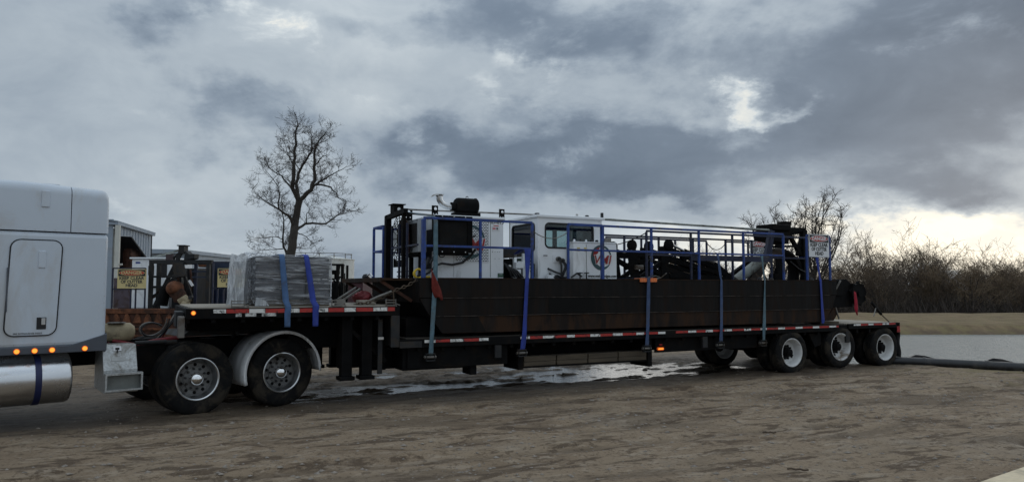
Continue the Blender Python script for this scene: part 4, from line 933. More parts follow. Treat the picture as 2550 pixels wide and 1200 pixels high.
# ---------------- hydraulic cabinet with the logo
hc = MB().box(-5.33, -4.365, .22, .47, DK + .004, 2.625).build('hydraulic_cabinet', M_white, dg, bevel=.012)
MB().box(-5.34, -4.36, .21, .475, 2.627, 2.648).build('cabinet_lid', M_white, hc, bevel=.006)
for x, r in ((-5.24, .022), (-5.10, .03), (-4.98, .02), (-4.86, .035), (-4.74, .03), (-4.62, .02)): MB().lathe([(r, 0), (r, .03), (r * .7, .045), (.0005, .05)], (x, .33, 2.648), 'z', 10).build('filler_cap', M_dark if r > .025 else M_white, hc)
MB().box(-4.58, -4.44, .28, .36, 2.648, 2.73).build('breather', M_winch, hc, bevel=.01)
for x in (-5.05,): MB().box(x - .003, x + .003, .215, .221, 1.98, 2.60).build('door_gap', M_gasket, hc)
for x in (-5.25, -5.10): MB().box(x, x + .06, .214, .221, 2.47, 2.54).build('warning_sticker', M_signy, hc)
logo(-4.72, 2.36, .235, .214, hc)
put_text('www.vmi-dredges.com', .075, -4.70, .216, 2.015, M_signtxt, hc, fit=.64, off=.002)
for k, x in enumerate((-5.24, -5.10)):
    f_ = MB().lathe([(.012, 0), (.012, .10), (.05, .105), (.05, .12), (.0005, .125)], (x, .14, DK), 'z', 10).build('valve', M_dark, dg)
MB().tube([(-5.4, .2, 1.98), (-5.3, .15, 2.06), (-5.2, .14, 2.0)], .018, 6).build('hose', M_hose, dg)

# ---------------- ladder (boom) lying in the well, and the bow winch gantry
ld = MB().bar((-2.62, 1.3, 2.50), (-.85, 1.3, 2.03), .10, .07).build('ladder', M_black, dg)
def lb(p, q, w, h=None, ys=(.98, 1.62), m=M_black, nm='ladder_beam'):
    for y in ys: MB().bar((p[0], y, p[1]), (q[0], y, q[1]), w, h).build(nm, m, ld)
lb((-3.46, 2.60), (-3.36, DK), .09, .17); lb((-3.40, 2.40), (-2.55, 2.0), .07, .10); lb((-3.25, 2.0), (-2.58, 2.38), .07, .09); lb((-3.40, 2.50), (-2.62, 2.50), .08, .13)
lb((-2.62, DK), (-2.62, 2.66), .09, .20); lb((-2.62, 2.62), (-1.15, 2.25), .08, .12); lb((-1.15, 2.25), (-.75, 1.98), .08, .12); lb((-2.62, 2.40), (-.95, 2.10), .07, .09); lb((-2.62, 2.20), (-1.75, 1.99), .07, .10)
lb((-2.2, 2.5), (-1.75, 2.05), .06); lb((-1.9, 2.06), (-1.45, 2.34), .06); lb((-1.5, 2.32), (-1.1, 2.05), .06); lb((-2.85, 2.45), (-3.15, 2.2), .06, .08)
lb((-2.5, 2.05), (-.8, 2.0), .08, .09)
for y in (.93, 1.60):
    MB().lathe([(.0005, -.02), (.10, -.02), (.115, -.01), (.10, .0), (.115, .03), (.10, .04), (.0005, .04)], (-3.47, y, 2.66), 'y', 20).build('sheave', M_black, ld, smooth=40)
    MB().lathe([(.0005, -.02), (.10, -.02), (.12, -.01), (.10, .01), (.12, .03), (.10, .04), (.0005, .04)], (-2.52, y, 2.69), 'y', 20).build('sheave', M_black, ld, smooth=40)
MB().tube([(-2.46, 1.0, 2.73), (-2.05, 1.0, 2.575)], .028, 10).build('cylinder_rod', M_silver, ld, smooth=40); MB().tube([(-2.05, 1.0, 2.575), (-1.15, 1.0, 2.29)], .055, 12).build('cylinder_barrel', M_black, ld, smooth=40)
MB().tube([(-1.45, .96, 2.40), (-1.28, .96, 2.34)], .045, 10).build('grey_coupling', M_winch, ld, smooth=40)
MB().box(-3.42, -3.22, .88, .94, 2.16, 2.26).build('work_lamp', M_winch, ld, bevel=.01); MB().box(-3.6, -3.5, .8, 1.0, DK, 2.03).build('pad_block', M_black, ld, bevel=.01)
for pts in ([(-3.3, .9, 2.0), (-3.1, .85, 2.02), (-2.9, .9, 2.04), (-2.7, .95, 2.0)], [(-3.5, .9, 2.55), (-3.7, .9, 2.5), (-3.95, .95, 2.62), (-4.1, .95, 2.7)], [(-2.62, .9, 2.1), (-2.8, .86, 2.0), (-2.95, .9, 1.98)]): MB().tube(pts, .012, 6).build('hose', M_winch, ld, smooth=50)
for x in (-1.72, -1.40, -1.08): MB().bar((x, .98, 2.06), (x, 1.62, 2.06), .05).build('cross_tie', M_black, ld)
gy = MB().bar((1.56, 1.0, DK), (1.56, 1.0, 3.15), .13, .14).bar((1.56, 1.75, DK), (1.56, 1.75, 3.15), .12).bar((1.56, .95, 3.12), (1.56, 1.8, 3.12), .10).bar((.42, 1.0, 3.13), (1.6, 1.0, 3.16), .10).build('stern_gantry', M_black, dg)
MB().bar((1.10, 1.02, 3.05), (1.52, 1.02, 2.50), .08).bar((1.52, 1.02, 3.0), (1.36, 1.02, 2.55), .07).bar((1.30, 1.03, 2.5), (1.55, 1.03, 2.15), .10).build('gantry_brace', M_black, gy)
MB().box(.34, .95, .80, 1.30, 3.10, 3.24).build('winch_housing', M_black, gy, bevel=.02); MB().box(.86, 1.08, .9, 1.15, 3.24, 3.33).build('winch_motor', M_black, gy, bevel=.015); MB().prism([(.28, 2.88), (.90, 2.80), (.98, 3.10), (.22, 3.10)], .85, 1.3).build('winch_frame', M_black, gy, bevel=.01)
MB().prism([(.10, 2.50), (.28, 2.50), (.40, 3.08), (.26, 3.10)], .78, .86).build('gantry_plate', M_bluedk, gy)
MB().bar((.3, 1.0, 2.72), (1.5, 1.0, 2.78), .05).build('gantry_tie', M_black, gy)
MB().tube([(-.36, 1.25, 1.95), (.45, 1.25, 2.42), (.60, 1.25, 2.50)], .115, 16).build('discharge_pipe', M_pipegrey, dg, smooth=45)
MB().tube([(.58, 1.25, 2.49), (.72, 1.25, 2.57), (.95, 1.25, 2.615), (1.12, 1.25, 2.60)], .120, 16).build('pipe_elbow', M_pipebrown, dg, smooth=45)
MB().tube([(1.08, 1.25, 2.60), (1.34, 1.25, 2.54), (1.48, 1.25, 2.40), (1.50, 1.25, 2.15), (1.46, 1.25, 1.96)], .135, 16).build('suction_hose', M_black, dg, smooth=45)
MB().prism([(-.60, 1.96), (-.36, 1.96), (.35, 2.36), (.28, 2.44)], 1.42, 1.52).build('pipe_cradle', M_black, dg); MB().prism([(.0, 1.96), (.35, 1.96), (.62, 2.42), (.45, 2.42)], 1.2, 1.3).build('pipe_cradle', M_pipebrown, dg)
MB().tube([(1.0, .9, 2.4), (1.3, .9, 2.22), (1.5, .9, 2.16)], .012, 6).build('hose', M_hose, dg)
MB().box(.72, .86, 1.1, 1.3, 1.96, 2.12).box(.8, .86, 1.1, 1.2, 2.12, 2.24).build('valve_stand', M_black, dg)
# ---------------- danger signs
def sign(root, s0, s1, z0, z1, v, m, par=None):
    """board facing -v with black panel, red oval and three lines"""
    w = s1 - s0; h = z1 - z0; c = (s0 + s1) / 2; par = par or root
    bd = MB().box(s0, s1, v, v + .006, z0, z1).build('danger_sign', m, par, label=None)
    MB().box(s0 + w * .03, s1 - w * .03, v - .0025, v - .0005, z1 - h * .36, z1 - h * .03).build('sign_panel', M_signblk, bd)
    def oval(rx, rz, y, mm, nm): MB().prism([(c + rx * math.cos(a), z1 - h * .195 + rz * math.sin(a)) for a in np.linspace(0, 2 * math.pi, 28, endpoint=False)], y - .0015, y).build(nm, mm, bd)
    oval(w * .45, h * .140, v - .003, m, 'oval_border'); oval(w * .435, h * .122, v - .005, M_signred, 'sign_oval')
    put_text('DANGER', h * .225, c, v - .0085, z1 - h * .195, m, bd, fit=w * .72, off=h * .006)
    for i, t_ in enumerate(('KEEP CLEAR', 'OF CUTTER', 'HEAD')): put_text(t_, h * .215, c, v - .003, z1 - h * (.47 + .19 * i), M_signtxt, bd, fit=w * (.86, .76, .40)[i], off=h * .006)
    return bd
sign(dg, .575, 1.205, 2.47, 2.965, -.004, M_signw)
sign(dg, 1.37, 2.03, 2.47, 3.005, 2.50, M_signw)
# ---------------- cutter end hanging over the tail
ce = MB().prism([(1.43, 1.58), (1.43, 1.985), (2.10, 1.995), (2.34, 1.84), (2.30, 1.36), (1.52, 1.34)], .28, 2.3).build('cutter_frame', M_black, dg, bevel=.01)
MB().box(1.43, 1.9, .22, .28, 1.62, 1.97).build('side_bracket', M_black, ce, bevel=.01); MB().bar((1.52, .20, 1.62), (1.80, .20, 1.96), .03).build('bracket_bar', M_winch, ce)
cw = MB().lathe([(.0005, -.05), (.06, -.05), (.06, -.02), (.17, -.015), (.20, -.02), (.235, -.03), (.235, .07), (.0005, .07)], (2.42, .22, 1.66), 'y', 28).build('cutter_wheel', M_black, ce, smooth=40)
for k in range(9):
    a = 2 * math.pi * k / 9; MB().bar((2.42 + .22 * math.cos(a), .24, 1.66 + .22 * math.sin(a)), (2.42 + .275 * math.cos(a + .2), .24, 1.66 + .275 * math.sin(a + .2)), .05, .06).build('cutter_tooth', M_black, cw)
MB().box(1.05, 1.65, .15, .6, 1.0, 1.045).build('timber_block', M_crate, dg); MB().prism([(1.1, 1.07), (1.42, 1.07), (1.60, 1.28), (1.46, 1.36)], .10, .5).build('stern_plate', M_hull2, dg)
MB().bar((1.58, .09, 1.10), (1.48, .09, 1.36), .025).build('plate_edge', M_winch, dg)
# nameless odds and ends on deck that show against the sky
for x, y, h_ in ((-6.2, 2.2, .25), (-.6, .3, .06), (.9, .3, .09), (1.1, .4, .05), (-.2, .35, .05)): MB().lathe([(.05, 0), (.045, h_ * .6), (.03, h_), (.0005, h_ + .01)], (x, y, DK), 'z', 10).build('bollard', M_dark, dg, smooth=40)

# ================================================================== STRAPS, FLAGS, CHAINS
def ribbon(pts, w, sub=6, wave=.0, sd=0):
    """flat webbing along pts; width along s; (s,v,H[,width scale])"""
    r = random.Random(sd); P = []
    for i in range(len(pts) - 1):
        a = pts[i]; b = pts[i + 1]
        for k in range(sub):
            t = k / sub; P.append([a[j] + (b[j] - a[j]) * t for j in range(3)] + [(a[3] if len(a) > 3 else 1) * (1 - t) + (b[3] if len(b) > 3 else 1) * t])
    e = pts[-1]; P.append(list(e[:3]) + [e[3] if len(e) > 3 else 1])
    rows = []; ph = r.uniform(0, 6)
    for i, p in enumerate(P):
        tw = wave * math.sin(i * .55 + ph); ww = w * p[3]
        rows.append([(p[0] - ww / 2, p[1] + tw, p[2]), (p[0], p[1] - tw * .3, p[2]), (p[0] + ww / 2, p[1] - tw, p[2])])
    return MB().grid(rows)
def strap(pts, w, m, label, sd):
    b = pts[0][:2] + (0,); o = single(ribbon(pts, w, 7, .006, sd), 'tie_down_strap', m, label, 'strap', T, b, 'tie-down straps over the load', smooth=60)
    o.modifiers.new('solid', 'SOLIDIFY').thickness = .004; return o
N = -.022
strap([(-8.20, N, .72), (-8.19, N - .01, .95), (-8.13, N, 1.94), (-8.12, -.005, 1.985), (-8.12, .0, 2.90), (-8.13, .06, 2.965), (-8.34, 1.05, 3.14), (-8.36, 1.6, 3.13)], .075, M_strapteal, 'teal strap from the bow gantry down over the near hull, with the dark red flag', 1)
strap([(-6.52, N, .73, 1.1), (-6.49, N - .01, 1.0), (-6.43, N, 1.95, .8), (-6.42, -.01, 2.0, .8), (-6.40, .0, 2.46, 1.5), (-6.40, .08, 2.50, 1.5), (-6.42, .42, 2.40)], .085, M_strapblue, 'royal blue strap hanging from the middle rail just left of the cabin', 2)
strap([(-3.86, N, .70), (-3.85, N - .012, 1.0), (-3.83, -.058, 1.90, .9), (-3.83, -.062, 1.99), (-3.83, .10, 1.99), (-3.9, 2.5, 1.975), (-3.9, 2.63, 1.94)], .08, M_strapslate, 'slate blue strap running over the orange corner protector', 3)
strap([(-2.02, N, .73), (-2.01, N - .01, 1.0), (-1.98, N, 1.95, .6), (-1.99, -.012, 2.0, .6), (-2.04, .0, 2.45, .8), (-2.04, .08, 2.50), (-2.04, .60, 2.50)], .08, M_strapslate, 'slate blue strap in the middle of the hull, right of the orange protector', 4)
strap([(-.85, N, .70), (-.84, N - .01, 1.0), (-.78, N, 1.95, .5), (-.79, -.012, 2.0, .5), (-.83, .0, 2.45, .8), (-.83, .08, 2.50), (-.83, .60, 2.48)], .08, M_strapteal, 'grey-teal strap below the grey discharge pipe, above the first trailer wheel', 5)
strap([(.93, N, 1.02), (.92, N - .01, 1.12), (.89, N, 1.95, .8), (.88, -.012, 2.0, .7), (.82, .0, 2.45), (.82, .08, 2.49), (.84, .55, 2.48)], .085, M_strapblue, 'blue strap hanging below the rightmost danger sign', 6)
PT = 2.285
strap([(-10.46, N, 1.22), (-10.46, N, 1.42, 1.1), (-10.45, -.015, 1.52, 1.1), (-10.48, .02, 1.60, 1.1), (-10.53, .125, PT - .01), (-10.53, .19, PT + .018), (-10.5, 1.45, PT + .018), (-10.5, 1.62, PT - .03), (-10.45, 2.55, 1.55)], .082, M_strapsteel, 'faded steel blue strap, left one over the wrapped pallet', 7)
strap([(-10.05, N, 1.22), (-10.05, N, 1.42, 1.1), (-10.045, -.015, 1.53, 1.2), (-10.08, .02, 1.60, 1.1), (-10.17, .125, PT - .01, .95), (-10.18, .19, PT + .018), (-10.1, 1.45, PT + .018), (-10.1, 1.62, PT - .03), (-10.05, 2.55, 1.55)], .082, M_strapblue, 'bright royal blue strap, right one over the wrapped pallet', 8)
# orange corner protector under the slate strap
cp = MB()
for s0, s1 in ((-4.02, -3.885), (-3.775, -3.64)):
    cp.prism([(-.045, 1.905), (-.030, 1.905), (-.030, 1.965), (.14, 1.965), (.14, 1.980), (-.045, 1.980)], s0, s1, 'x')
    for k in range(3): x = s0 + .02 + k * .052; cp.box(x, x + .02, -.053, -.045, 1.91, 1.975)
cp.prism([(-.040, 1.91), (-.030, 1.91), (-.030, 1.967), (.13, 1.967), (.13, 1.976), (-.040, 1.976)], -3.88, -3.78, 'x')
single(cp, 'corner_protector', M_orange, 'orange plastic corner protector on the hull edge', 'corner protector', T, (-3.83, 0, 1.9))
def flag(pts_rows, m, label, base):
    o = single(MB().grid(pts_rows), 'warning_flag', m, label, 'flag', T, base, 'red warning flags', smooth=70); o.modifiers.new('solid', 'SOLIDIFY').thickness = .003
rows = []
for i in range(9):
    t = i / 8; z = 2.08 - .46 * t; w = .02 + .15 * min(1, t * 1.6) * (1 - .25 * max(0, t - .8) * 5)
    c = -8.20 + .13 * t; rows.append([(c - w / 2 + w * j / 5, -.05 - .03 * math.sin(j * 1.5 + t * 5) * t, z + .03 * math.sin(j * 1.1)) for j in range(6)])
flag(rows, M_redflag, 'dark red cloth flag tied at the bow corner of the hull', (-8.1, -.03, 1.65))
rows = []
for i in range(9):
    t = i / 8; z = 1.70 - .52 * t; w = .06 + .12 * t if t < .7 else .145 * (1 - (t - .7) * 3.1)
    rows.append([(2.20 + .06 * t - w / 2 + w * j / 5, .14 - .02 * math.sin(j * 1.5 + t * 5) * t, z + .02 * math.sin(j * 1.3)) for j in range(6)])
flag(rows, M_redflag2, 'crimson cloth flag hanging from the cutter wheel over the trailer tail', (2.25, .14, 1.2))
def chain(pts, m, label, base, extra=None):
    link = MB(); P = [Vector(p) for p in pts]; d = 0; out = []
    L = sum((P[i + 1] - P[i]).length for i in range(len(P) - 1)); n = int(L / .062); k = 0; acc = 0
    for j in range(n):
        t = j * .062
        i = 0; tt = t
        while i < len(P) - 2 and tt > (P[i + 1] - P[i]).length: tt -= (P[i + 1] - P[i]).length; i += 1
        dv = (P[i + 1] - P[i]).normalized(); c = P[i] + dv * tt; a = Vector((0, 1, 0)) if j % 2 else dv.cross(Vector((0, 1, 0))).normalized(); b = a
        link.tube([c + dv * (.040 * math.cos(q)) + b * (.022 * math.sin(q)) for q in np.linspace(0, 2 * math.pi, 9)], .009, 4, cap=False)
    root = thing('tie_down_chain', label, 'chain', T, base); o = link.build('chain_links', m, root); o['kind'] = 'stuff'; return root
c1 = chain([(-8.40, .10, 1.93), (-8.55, .12, 1.83), (-8.72, .14, 1.77), (-8.95, .2, 1.64), (-9.15, .3, 1.56), (-9.4, .35, 1.53)], M_chain, 'rusty chain slanting from the bow of the hull to the upper deck', (-8.9, .2, 1.53))
MB().tube([(-8.82, .12, 1.74), (-9.02, .15, 1.66), (-9.15, .18, 1.60)], .020, 8).build('chain_binder', M_winch, c1); MB().tube([(-8.80, .1, 1.76), (-8.79, .1, 1.62), (-8.78, .12, 1.53)], .010, 6).build('loose_end', M_chain, c1)
c2 = chain([(2.62, .16, 1.58), (2.78, .14, 1.44)], M_chain, 'chain with load binder from the cutter wheel to the trailer tail', (2.9, .1, 1.0))
MB().tube([(2.76, .14, 1.46), (3.06, .12, 1.18)], .032, 8).build('binder_barrel', M_black, c2, smooth=40); MB().tube([(2.88, .12, 1.34), (2.72, .05, 1.18), (2.70, .05, 1.14)], .012, 6).build('binder_handle', M_winch, c2)
MB().tube([(3.06, .12, 1.18), (3.33, .1, .985)], .014, 6).build('binder_rod', M_chain, c2)
yl = MB()
for k in range(4): yl.tube([(-8.33 + .02 * k + .07 * math.cos(a) * (1 + .1 * k), .22 + .05 * k, 2.03 + .075 * math.sin(a)) for a in np.linspace(.3 * k, 5.5 + .3 * k, 12)], .016, 6)
yl.tube([(-8.26, .25, 2.02), (-8.2, .2, 1.975), (-8.14, .18, 1.975)], .02, 6)
single(yl, 'yellow_sling', M_yellow, 'coiled yellow sling on the bow corner of the dredge deck', 'sling', T, (-8.3, .25, 1.96), smooth=50)
def blob(c, rx, ry, rz, sd, n=12):
    r = random.Random(sd); rows = []
    for i in range(n + 1):
        th = math.pi * i / n; rows.append([])
        for j in range(2 * n + 1):
            ph = 2 * math.pi * (j % (2 * n)) / (2 * n); k = 1 + .16 * math.sin(3 * ph + sd + 2 * th) + .10 * math.sin(7 * ph + 4 * th * sd)
            rows[-1].append((c[0] + rx * k * math.sin(th) * math.cos(ph), c[1] + ry * k * math.sin(th) * math.sin(ph), c[2] + rz * k * math.cos(th)))
    return MB().grid(rows)
single(blob((-9.00, 1.15, 1.63), .15, .22, .10, 2), 'tarp_bundle', M_redstuff, 'crumpled red tarp bundle on the upper deck under the bow platform', 'tarp', T, (-9.0, 1.1, 1.52), smooth=60)
single(MB().box(-9.28, -9.02, .35, .55, 1.523, 1.60), 'wood_block', M_wood, 'pale wooden block lying by the chain on the upper deck', 'block', T, (-9.15, .45, 1.523), bevel=.006)
single(MB().bar((-9.62, .35, 1.62), (-9.28, .55, 1.80), .025).bar((-9.56, .32, 1.60), (-9.22, .52, 1.78), .025).box(-9.66, -9.52, .28, .42, 1.522, 1.62), 'ratchet_bar', M_winch, 'steel winch bars leaning on the upper deck right of the pallet', 'winch bar', T, (-9.6, .4, 1.522))

# ================================================================== WRAPPED PALLET
pl = thing('wrapped_pallet', 'pallet of grey cartons in clear stretch film on the upper deck', 'pallet', T, (-10.33, .85, 1.522))
for k in range(5): MB().box(-10.87 + k * .232, -10.87 + k * .232 + .15, .17, 1.53, 1.60, 1.622).build('pallet_board', M_crate, pl)
for y in (.17, .78, 1.40): MB().box(-10.87, -9.80, y, y + .13, 1.524, 1.60).build('pallet_runner', M_crate, pl)
for i, (z0, z1) in enumerate(((1.625, 1.93), (1.94, 2.255))):
    for k in range(3):
        for j in range(2):
            x0 = -10.87 + k * .358 + rnd.uniform(0, .02); y0 = .18 + j * .68
            MB().box(x0, x0 + .335, y0 + rnd.uniform(0, .02), y0 + .65, z0, z1 - rnd.uniform(0, .02)).build('carton', M_cartongrey, pl, bevel=.012)
MB().box(-10.86, -9.82, .2, 1.5, 2.258, 2.272).build('top_sheet', mat('grey_sheet', (.20, .205, .22), .6, var=.15), pl)
def film_shell():
    rows = []; x0, x1, y0, y1 = -10.895, -9.775, .15, 1.56
    per = [(x0 + (x1 - x0) * t, y0) for t in np.linspace(0, 1, 26)] + [(x1, y0 + (y1 - y0) * t) for t in np.linspace(0, 1, 14)[1:]] + [(x1 - (x1 - x0) * t, y1) for t in np.linspace(0, 1, 26)[1:]] + [(x0, y1 - (y1 - y0) * t) for t in np.linspace(0, 1, 14)[1:]]
    cx, cy = (x0 + x1) / 2, (y0 + y1) / 2
    for i in range(22):
        z = 1.545 + (2.295 - 1.545) * i / 21; row = []
        for k, (a, b) in enumerate(per):
            w = .010 * math.sin(z * 38 + k * .9) + .008 * math.sin(z * 71 - k * .55) - .012 * math.exp(-((z - 1.935) / .03) ** 2)
            if i == 21: w -= .05
            d = Vector((a - cx, b - cy)).normalized(); row.append((a + d.x * w, b + d.y * w, z))
        row[-1] = row[0]; rows.append(row)
    return MB().grid(rows)
film_shell().build('stretch_film', M_film, pl, smooth=60)
rows = []
for i in range(18):   # loose tail of film hanging at the left end
    t = i / 17; z = 2.29 - .74 * t
    rows.append([(-10.90 - (.30 + .05 * t + .04 * math.sin(j * 1.9 + t * 2)) * math.sin(math.pi * min(1, .08 + .92 * j / 15) ** .8), .16 + .75 * (j / 15) ** 1.3 + .02 * math.sin(j * 2.3 + 3 * t), z + .015 * math.sin(j * 1.7)) for j in range(16)])
MB().grid(rows).build('loose_film', M_filmloose, pl, smooth=70)
rows = [[(-10.9 - .16 * math.sin(math.pi * j / 12) + .03 * i, .17 + .62 * j / 12 + .08 * i, 2.29 + .025 * math.sin(j * 2 + i) + .01 * i) for j in range(13)] for i in range(5)]
MB().grid(rows).build('loose_film', M_filmloose, pl, smooth=70)
MB().prism([(-10.90, 1.53), (-10.70, 1.53), (-10.74, 1.60), (-10.88, 1.66)], .13, .16).build('film_fold', M_filmloose, pl)
MB().box(-9.785, -9.773, .16, .17, 1.66, 2.25).build('edge_board', M_signw, pl)

# ================================================================== SECOND DREDGE standing in the yard behind
WF = W_FR
def wp(px, py, y):
    """world x and height seen at a picture position for a thing standing y metres away"""
    return ((px - 1275) / 1842 * y * 1.002, 1.8 + (716 - py) / 1842 * y)
YD = 18.0
def X_(px, y=YD): return wp(px, 716, y)[0]
def Z_(py, y=YD): return wp(1275, py, y)[1]
d2 = thing('rusty_dredge', 'second dredge with rusty bow and yellow danger signs parked behind the truck', 'dredge', WF, (X_(440), 20.0, 0))
HT = Z_(768)
hu = MB().box(X_(225), X_(700), YD, 26, .12, HT - .10).build('hull', M_rustdk, d2)
MB().box(X_(222), X_(702), YD - .03, YD + .12, HT - .12, HT).build('bow_beam', M_rust, hu, bevel=.01)
for k in range(13):
    x = X_(236 + k * 26); MB().prism([(x, HT - .34), (x + .19, HT - .34), (x + .16, HT - .22), (x + .12, HT - .125), (x + .07, HT - .125), (x + .03, HT - .22)], YD - .05, YD + .03).build('rusty_tooth', M_rust, hu)
for z in (.36, .62, .78): MB().box(X_(225), X_(700), YD - .04, YD + .005, z, z + .05).build('bow_rib', M_rust, hu)
MB().box(X_(225), X_(700), YD + .12, 26, HT - .105, HT - .05).build('deck_plate', M_dark, hu)
DZ = HT - .05
def vbar(px, y0, y1, w=.05, y=YD + .15, m=M_bluedk, nm='rail_post', par=d2): return MB().bar((X_(px, y), y, Z_(y0, y)), (X_(px, y), y, max(Z_(y1, y), DZ)), w).build(nm, m, par)
def hbar(p0, p1, y0, y1=None, w=.05, y=YD + .15, m=M_bluedk, nm='rail', par=d2): return MB().bar((X_(p0, y), y, Z_(y0, y)), (X_(p1, y), y, Z_(y1 or y0, y)), w).build(nm, m, par)
# side rails carrying the signs
for px in (284, 330, 342, 365): vbar(px, 668 if px in (284, 365) else 718, 772, .03)
hbar(284, 365, 668, w=.03); hbar(284, 365, 720, w=.03)
sg = sign(d2, X_(290), X_(362), Z_(718), Z_(670), YD + .10, M_signy)
for px in (533, 545, 560, 575, 590, 612, 622): vbar(px, 652 if px in (533, 622) else 716, 772, .03)
hbar(533, 622, 653, w=.035); hbar(533, 622, 717, w=.03)
sg = sign(d2, X_(540), X_(612), Z_(715), Z_(668), YD + .10, M_signy)
# dark portal frame
for px, y in ((379, YD + .4), (398, YD + .9), (521, YD + .4), (528, YD + .9)): vbar(px, 648, 775, .085, y, M_dark, 'portal_post')
hbar(375, 530, 652, w=.09, y=YD + .4, m=M_dark, nm='portal_beam'); hbar(395, 530, 656, w=.06, y=YD + .9, m=M_dark, nm='portal_beam')
for yy in (689, 714, 735): hbar(380, 440, yy, w=.05, y=YD + .5, m=M_dark, nm='portal_rung')
for yy in (676, 690): hbar(480, 525, yy, w=.04, y=YD + .5, m=M_navy, nm='portal_rung')
vbar(490, 655, 772, .07, YD + .6, M_bluedk, 'portal_post')
# A-frame, boom and cutter
hbar(458, 386, 616, 770, .075, YD + .7, M_dark, 'a_frame_leg'); hbar(452, 492, 660, 768, .06, YD + .6, M_dark, 'a_frame_leg')
MB().box(X_(449, YD + 0.6), X_(463, YD + 0.6), YD + .5, YD + .75, Z_(632, YD + 0.6), Z_(612, YD + 0.6)).build('apex_block', M_dark, d2, bevel=.01); MB().box(X_(446, YD + 0.6), X_(466, YD + 0.6), YD + .48, YD + .77, Z_(613, YD + 0.6), Z_(610.5, YD + 0.6)).build('apex_cap', M_dark, d2)
hbar(452, 372, 622, 644, .05, YD + 2.2, M_pipegrey, 'boom_tube'); hbar(452, 430, 625, 648, .05, YD + .9, M_dark, 'boom_stay')
MB().prism([(X_(462, YD + 0.6), Z_(650, YD + 0.6)), (X_(488, YD + 0.6), Z_(645, YD + 0.6)), (X_(489, YD + 0.6), Z_(632, YD + 0.6)), (X_(475, YD + 0.6), Z_(633, YD + 0.6)), (X_(466, YD + 0.6), Z_(624, YD + 0.6))], YD + .5, YD + .8).build('winch_housing', M_dark, d2, bevel=.02)
MB().box(X_(414, YD + 0.8), X_(430, YD + 0.8), YD + .8, YD + .9, Z_(648, YD + 0.8), Z_(633, YD + 0.8)).build('plate', M_purple, d2)
MB().tube([(X_(445, YD + 0.3), YD + .3, Z_(655, YD + 0.3)), (X_(452, YD + 0.3), YD + .3, Z_(690, YD + 0.3))], .14, 14).build('gear_case', M_dark, d2, smooth=40)
MB().lathe([(.0005, -.20), (.10, -.17), (.17, -.06), (.19, .04), (.17, .2), (.0005, .2)], (X_(436, YD + 0.25), YD + .25, Z_(718, YD + 0.25)), 'y', 22).build('cutter_head', M_rust, d2, smooth=40)
MB().tube([(X_(436, YD + 0.3), YD + .3, Z_(720, YD + 0.3)), (X_(450, YD + 0.3), YD + .3, Z_(735, YD + 0.3)), (X_(452, YD + 0.3), YD + .35, Z_(745, YD + 0.3))], .17, 14).build('rusty_casing', M_rustdk, d2, smooth=40)
MB().tube([(X_(440, YD + 0.35), YD + .4, Z_(700, YD + 0.35)), (X_(415, YD + 0.35), YD + .35, Z_(722, YD + 0.35)), (X_(408, YD + 0.35), YD + .35, Z_(760, YD + 0.35))], .13, 14).build('black_hose', M_black, d2, smooth=40)
MB().lathe([(.14, DZ), (.13, DZ + .1), (.10, DZ + .22), (.05, DZ + .26)], (X_(466, YD + 0.2), YD + .2, 0), 'z', 16).build('pump_mouth', M_tan, d2, smooth=40)
MB().tube([(X_(452, YD + 0.2), YD + .2, Z_(752, YD + 0.2)), (X_(466, YD + 0.2), YD + .2, Z_(742, YD + 0.2)), (X_(474, YD + 0.2), YD + .2, Z_(752, YD + 0.2))], .09, 12).build('tan_elbow', M_tan, d2, smooth=40)
MB().lathe([(.0005, 0), (.05, 0), (.05, .1), (.0005, .1)], (X_(477, YD + 0.1), YD + .1, Z_(740, YD + 0.1)), 'y', 10).build('pulley', M_gasket, d2)
hbar(474, 483, 698, 712, .05, YD + .3, M_signw, 'white_rod')
# cabin and housings farther back
yc = 19.8
ca = MB().box(X_(330, yc), X_(425, yc), yc, yc + 1.4, DZ, Z_(645, yc)).build('cabin', M_white, d2, bevel=.03)
MB().box(X_(326, yc), X_(429, yc), yc - .05, yc + 1.45, Z_(645, yc), Z_(641, yc)).build('cabin_roof', M_white, ca, bevel=.01)
for a, b_, c, d in ((394, 418, 658, 690), (372, 386, 662, 685)): MB().box(X_(a, yc), X_(b_, yc), yc - .012, yc - .002, Z_(d, yc), Z_(c, yc)).build('window_pane', M_sheddark, ca)
MB().box(X_(340, yc), X_(351, yc), yc - .01, yc - .001, Z_(656, yc), Z_(652, yc)).build('maker_plate', M_blue, ca); MB().box(X_(381, yc), X_(420, yc), yc - .05, yc, Z_(716, yc), Z_(692, yc)).build('white_cabinet', M_white, ca)
eb = MB().box(X_(430, 19.3), X_(490, 19.3), 19.3, 20.3, DZ, Z_(668, 19.3)).build('engine_block', M_dark, d2, bevel=.03)
for k in range(5): MB().tube([(X_(432 + 11 * k, 19.2), 19.2, Z_(672, 19.2)), (X_(436 + 11 * k, 19.1), 19.1, Z_(700, 19.1)), (X_(428 + 12 * k, 19.2), 19.2, Z_(740, 19.2))], .03, 6).build('hose', (M_gasket, M_rustdk, M_winch)[k % 3], eb, smooth=50)
MB().box(X_(449, 19.25), X_(470, 19.25), 19.22, 19.29, Z_(660, 19.25), Z_(648, 19.25)).build('white_panel', M_white, eb)
for k in range(6): MB().bar((X_(383 + 5 * k, 18.8), 18.8, Z_(742 - 7 * (k % 3), 18.8)), (X_(412 + 3 * k, 18.9), 18.9, Z_(725 - 9 * (k % 2), 18.9)), .05).build('scrap_bar', (M_rustdk, M_dark)[k % 2], d2)
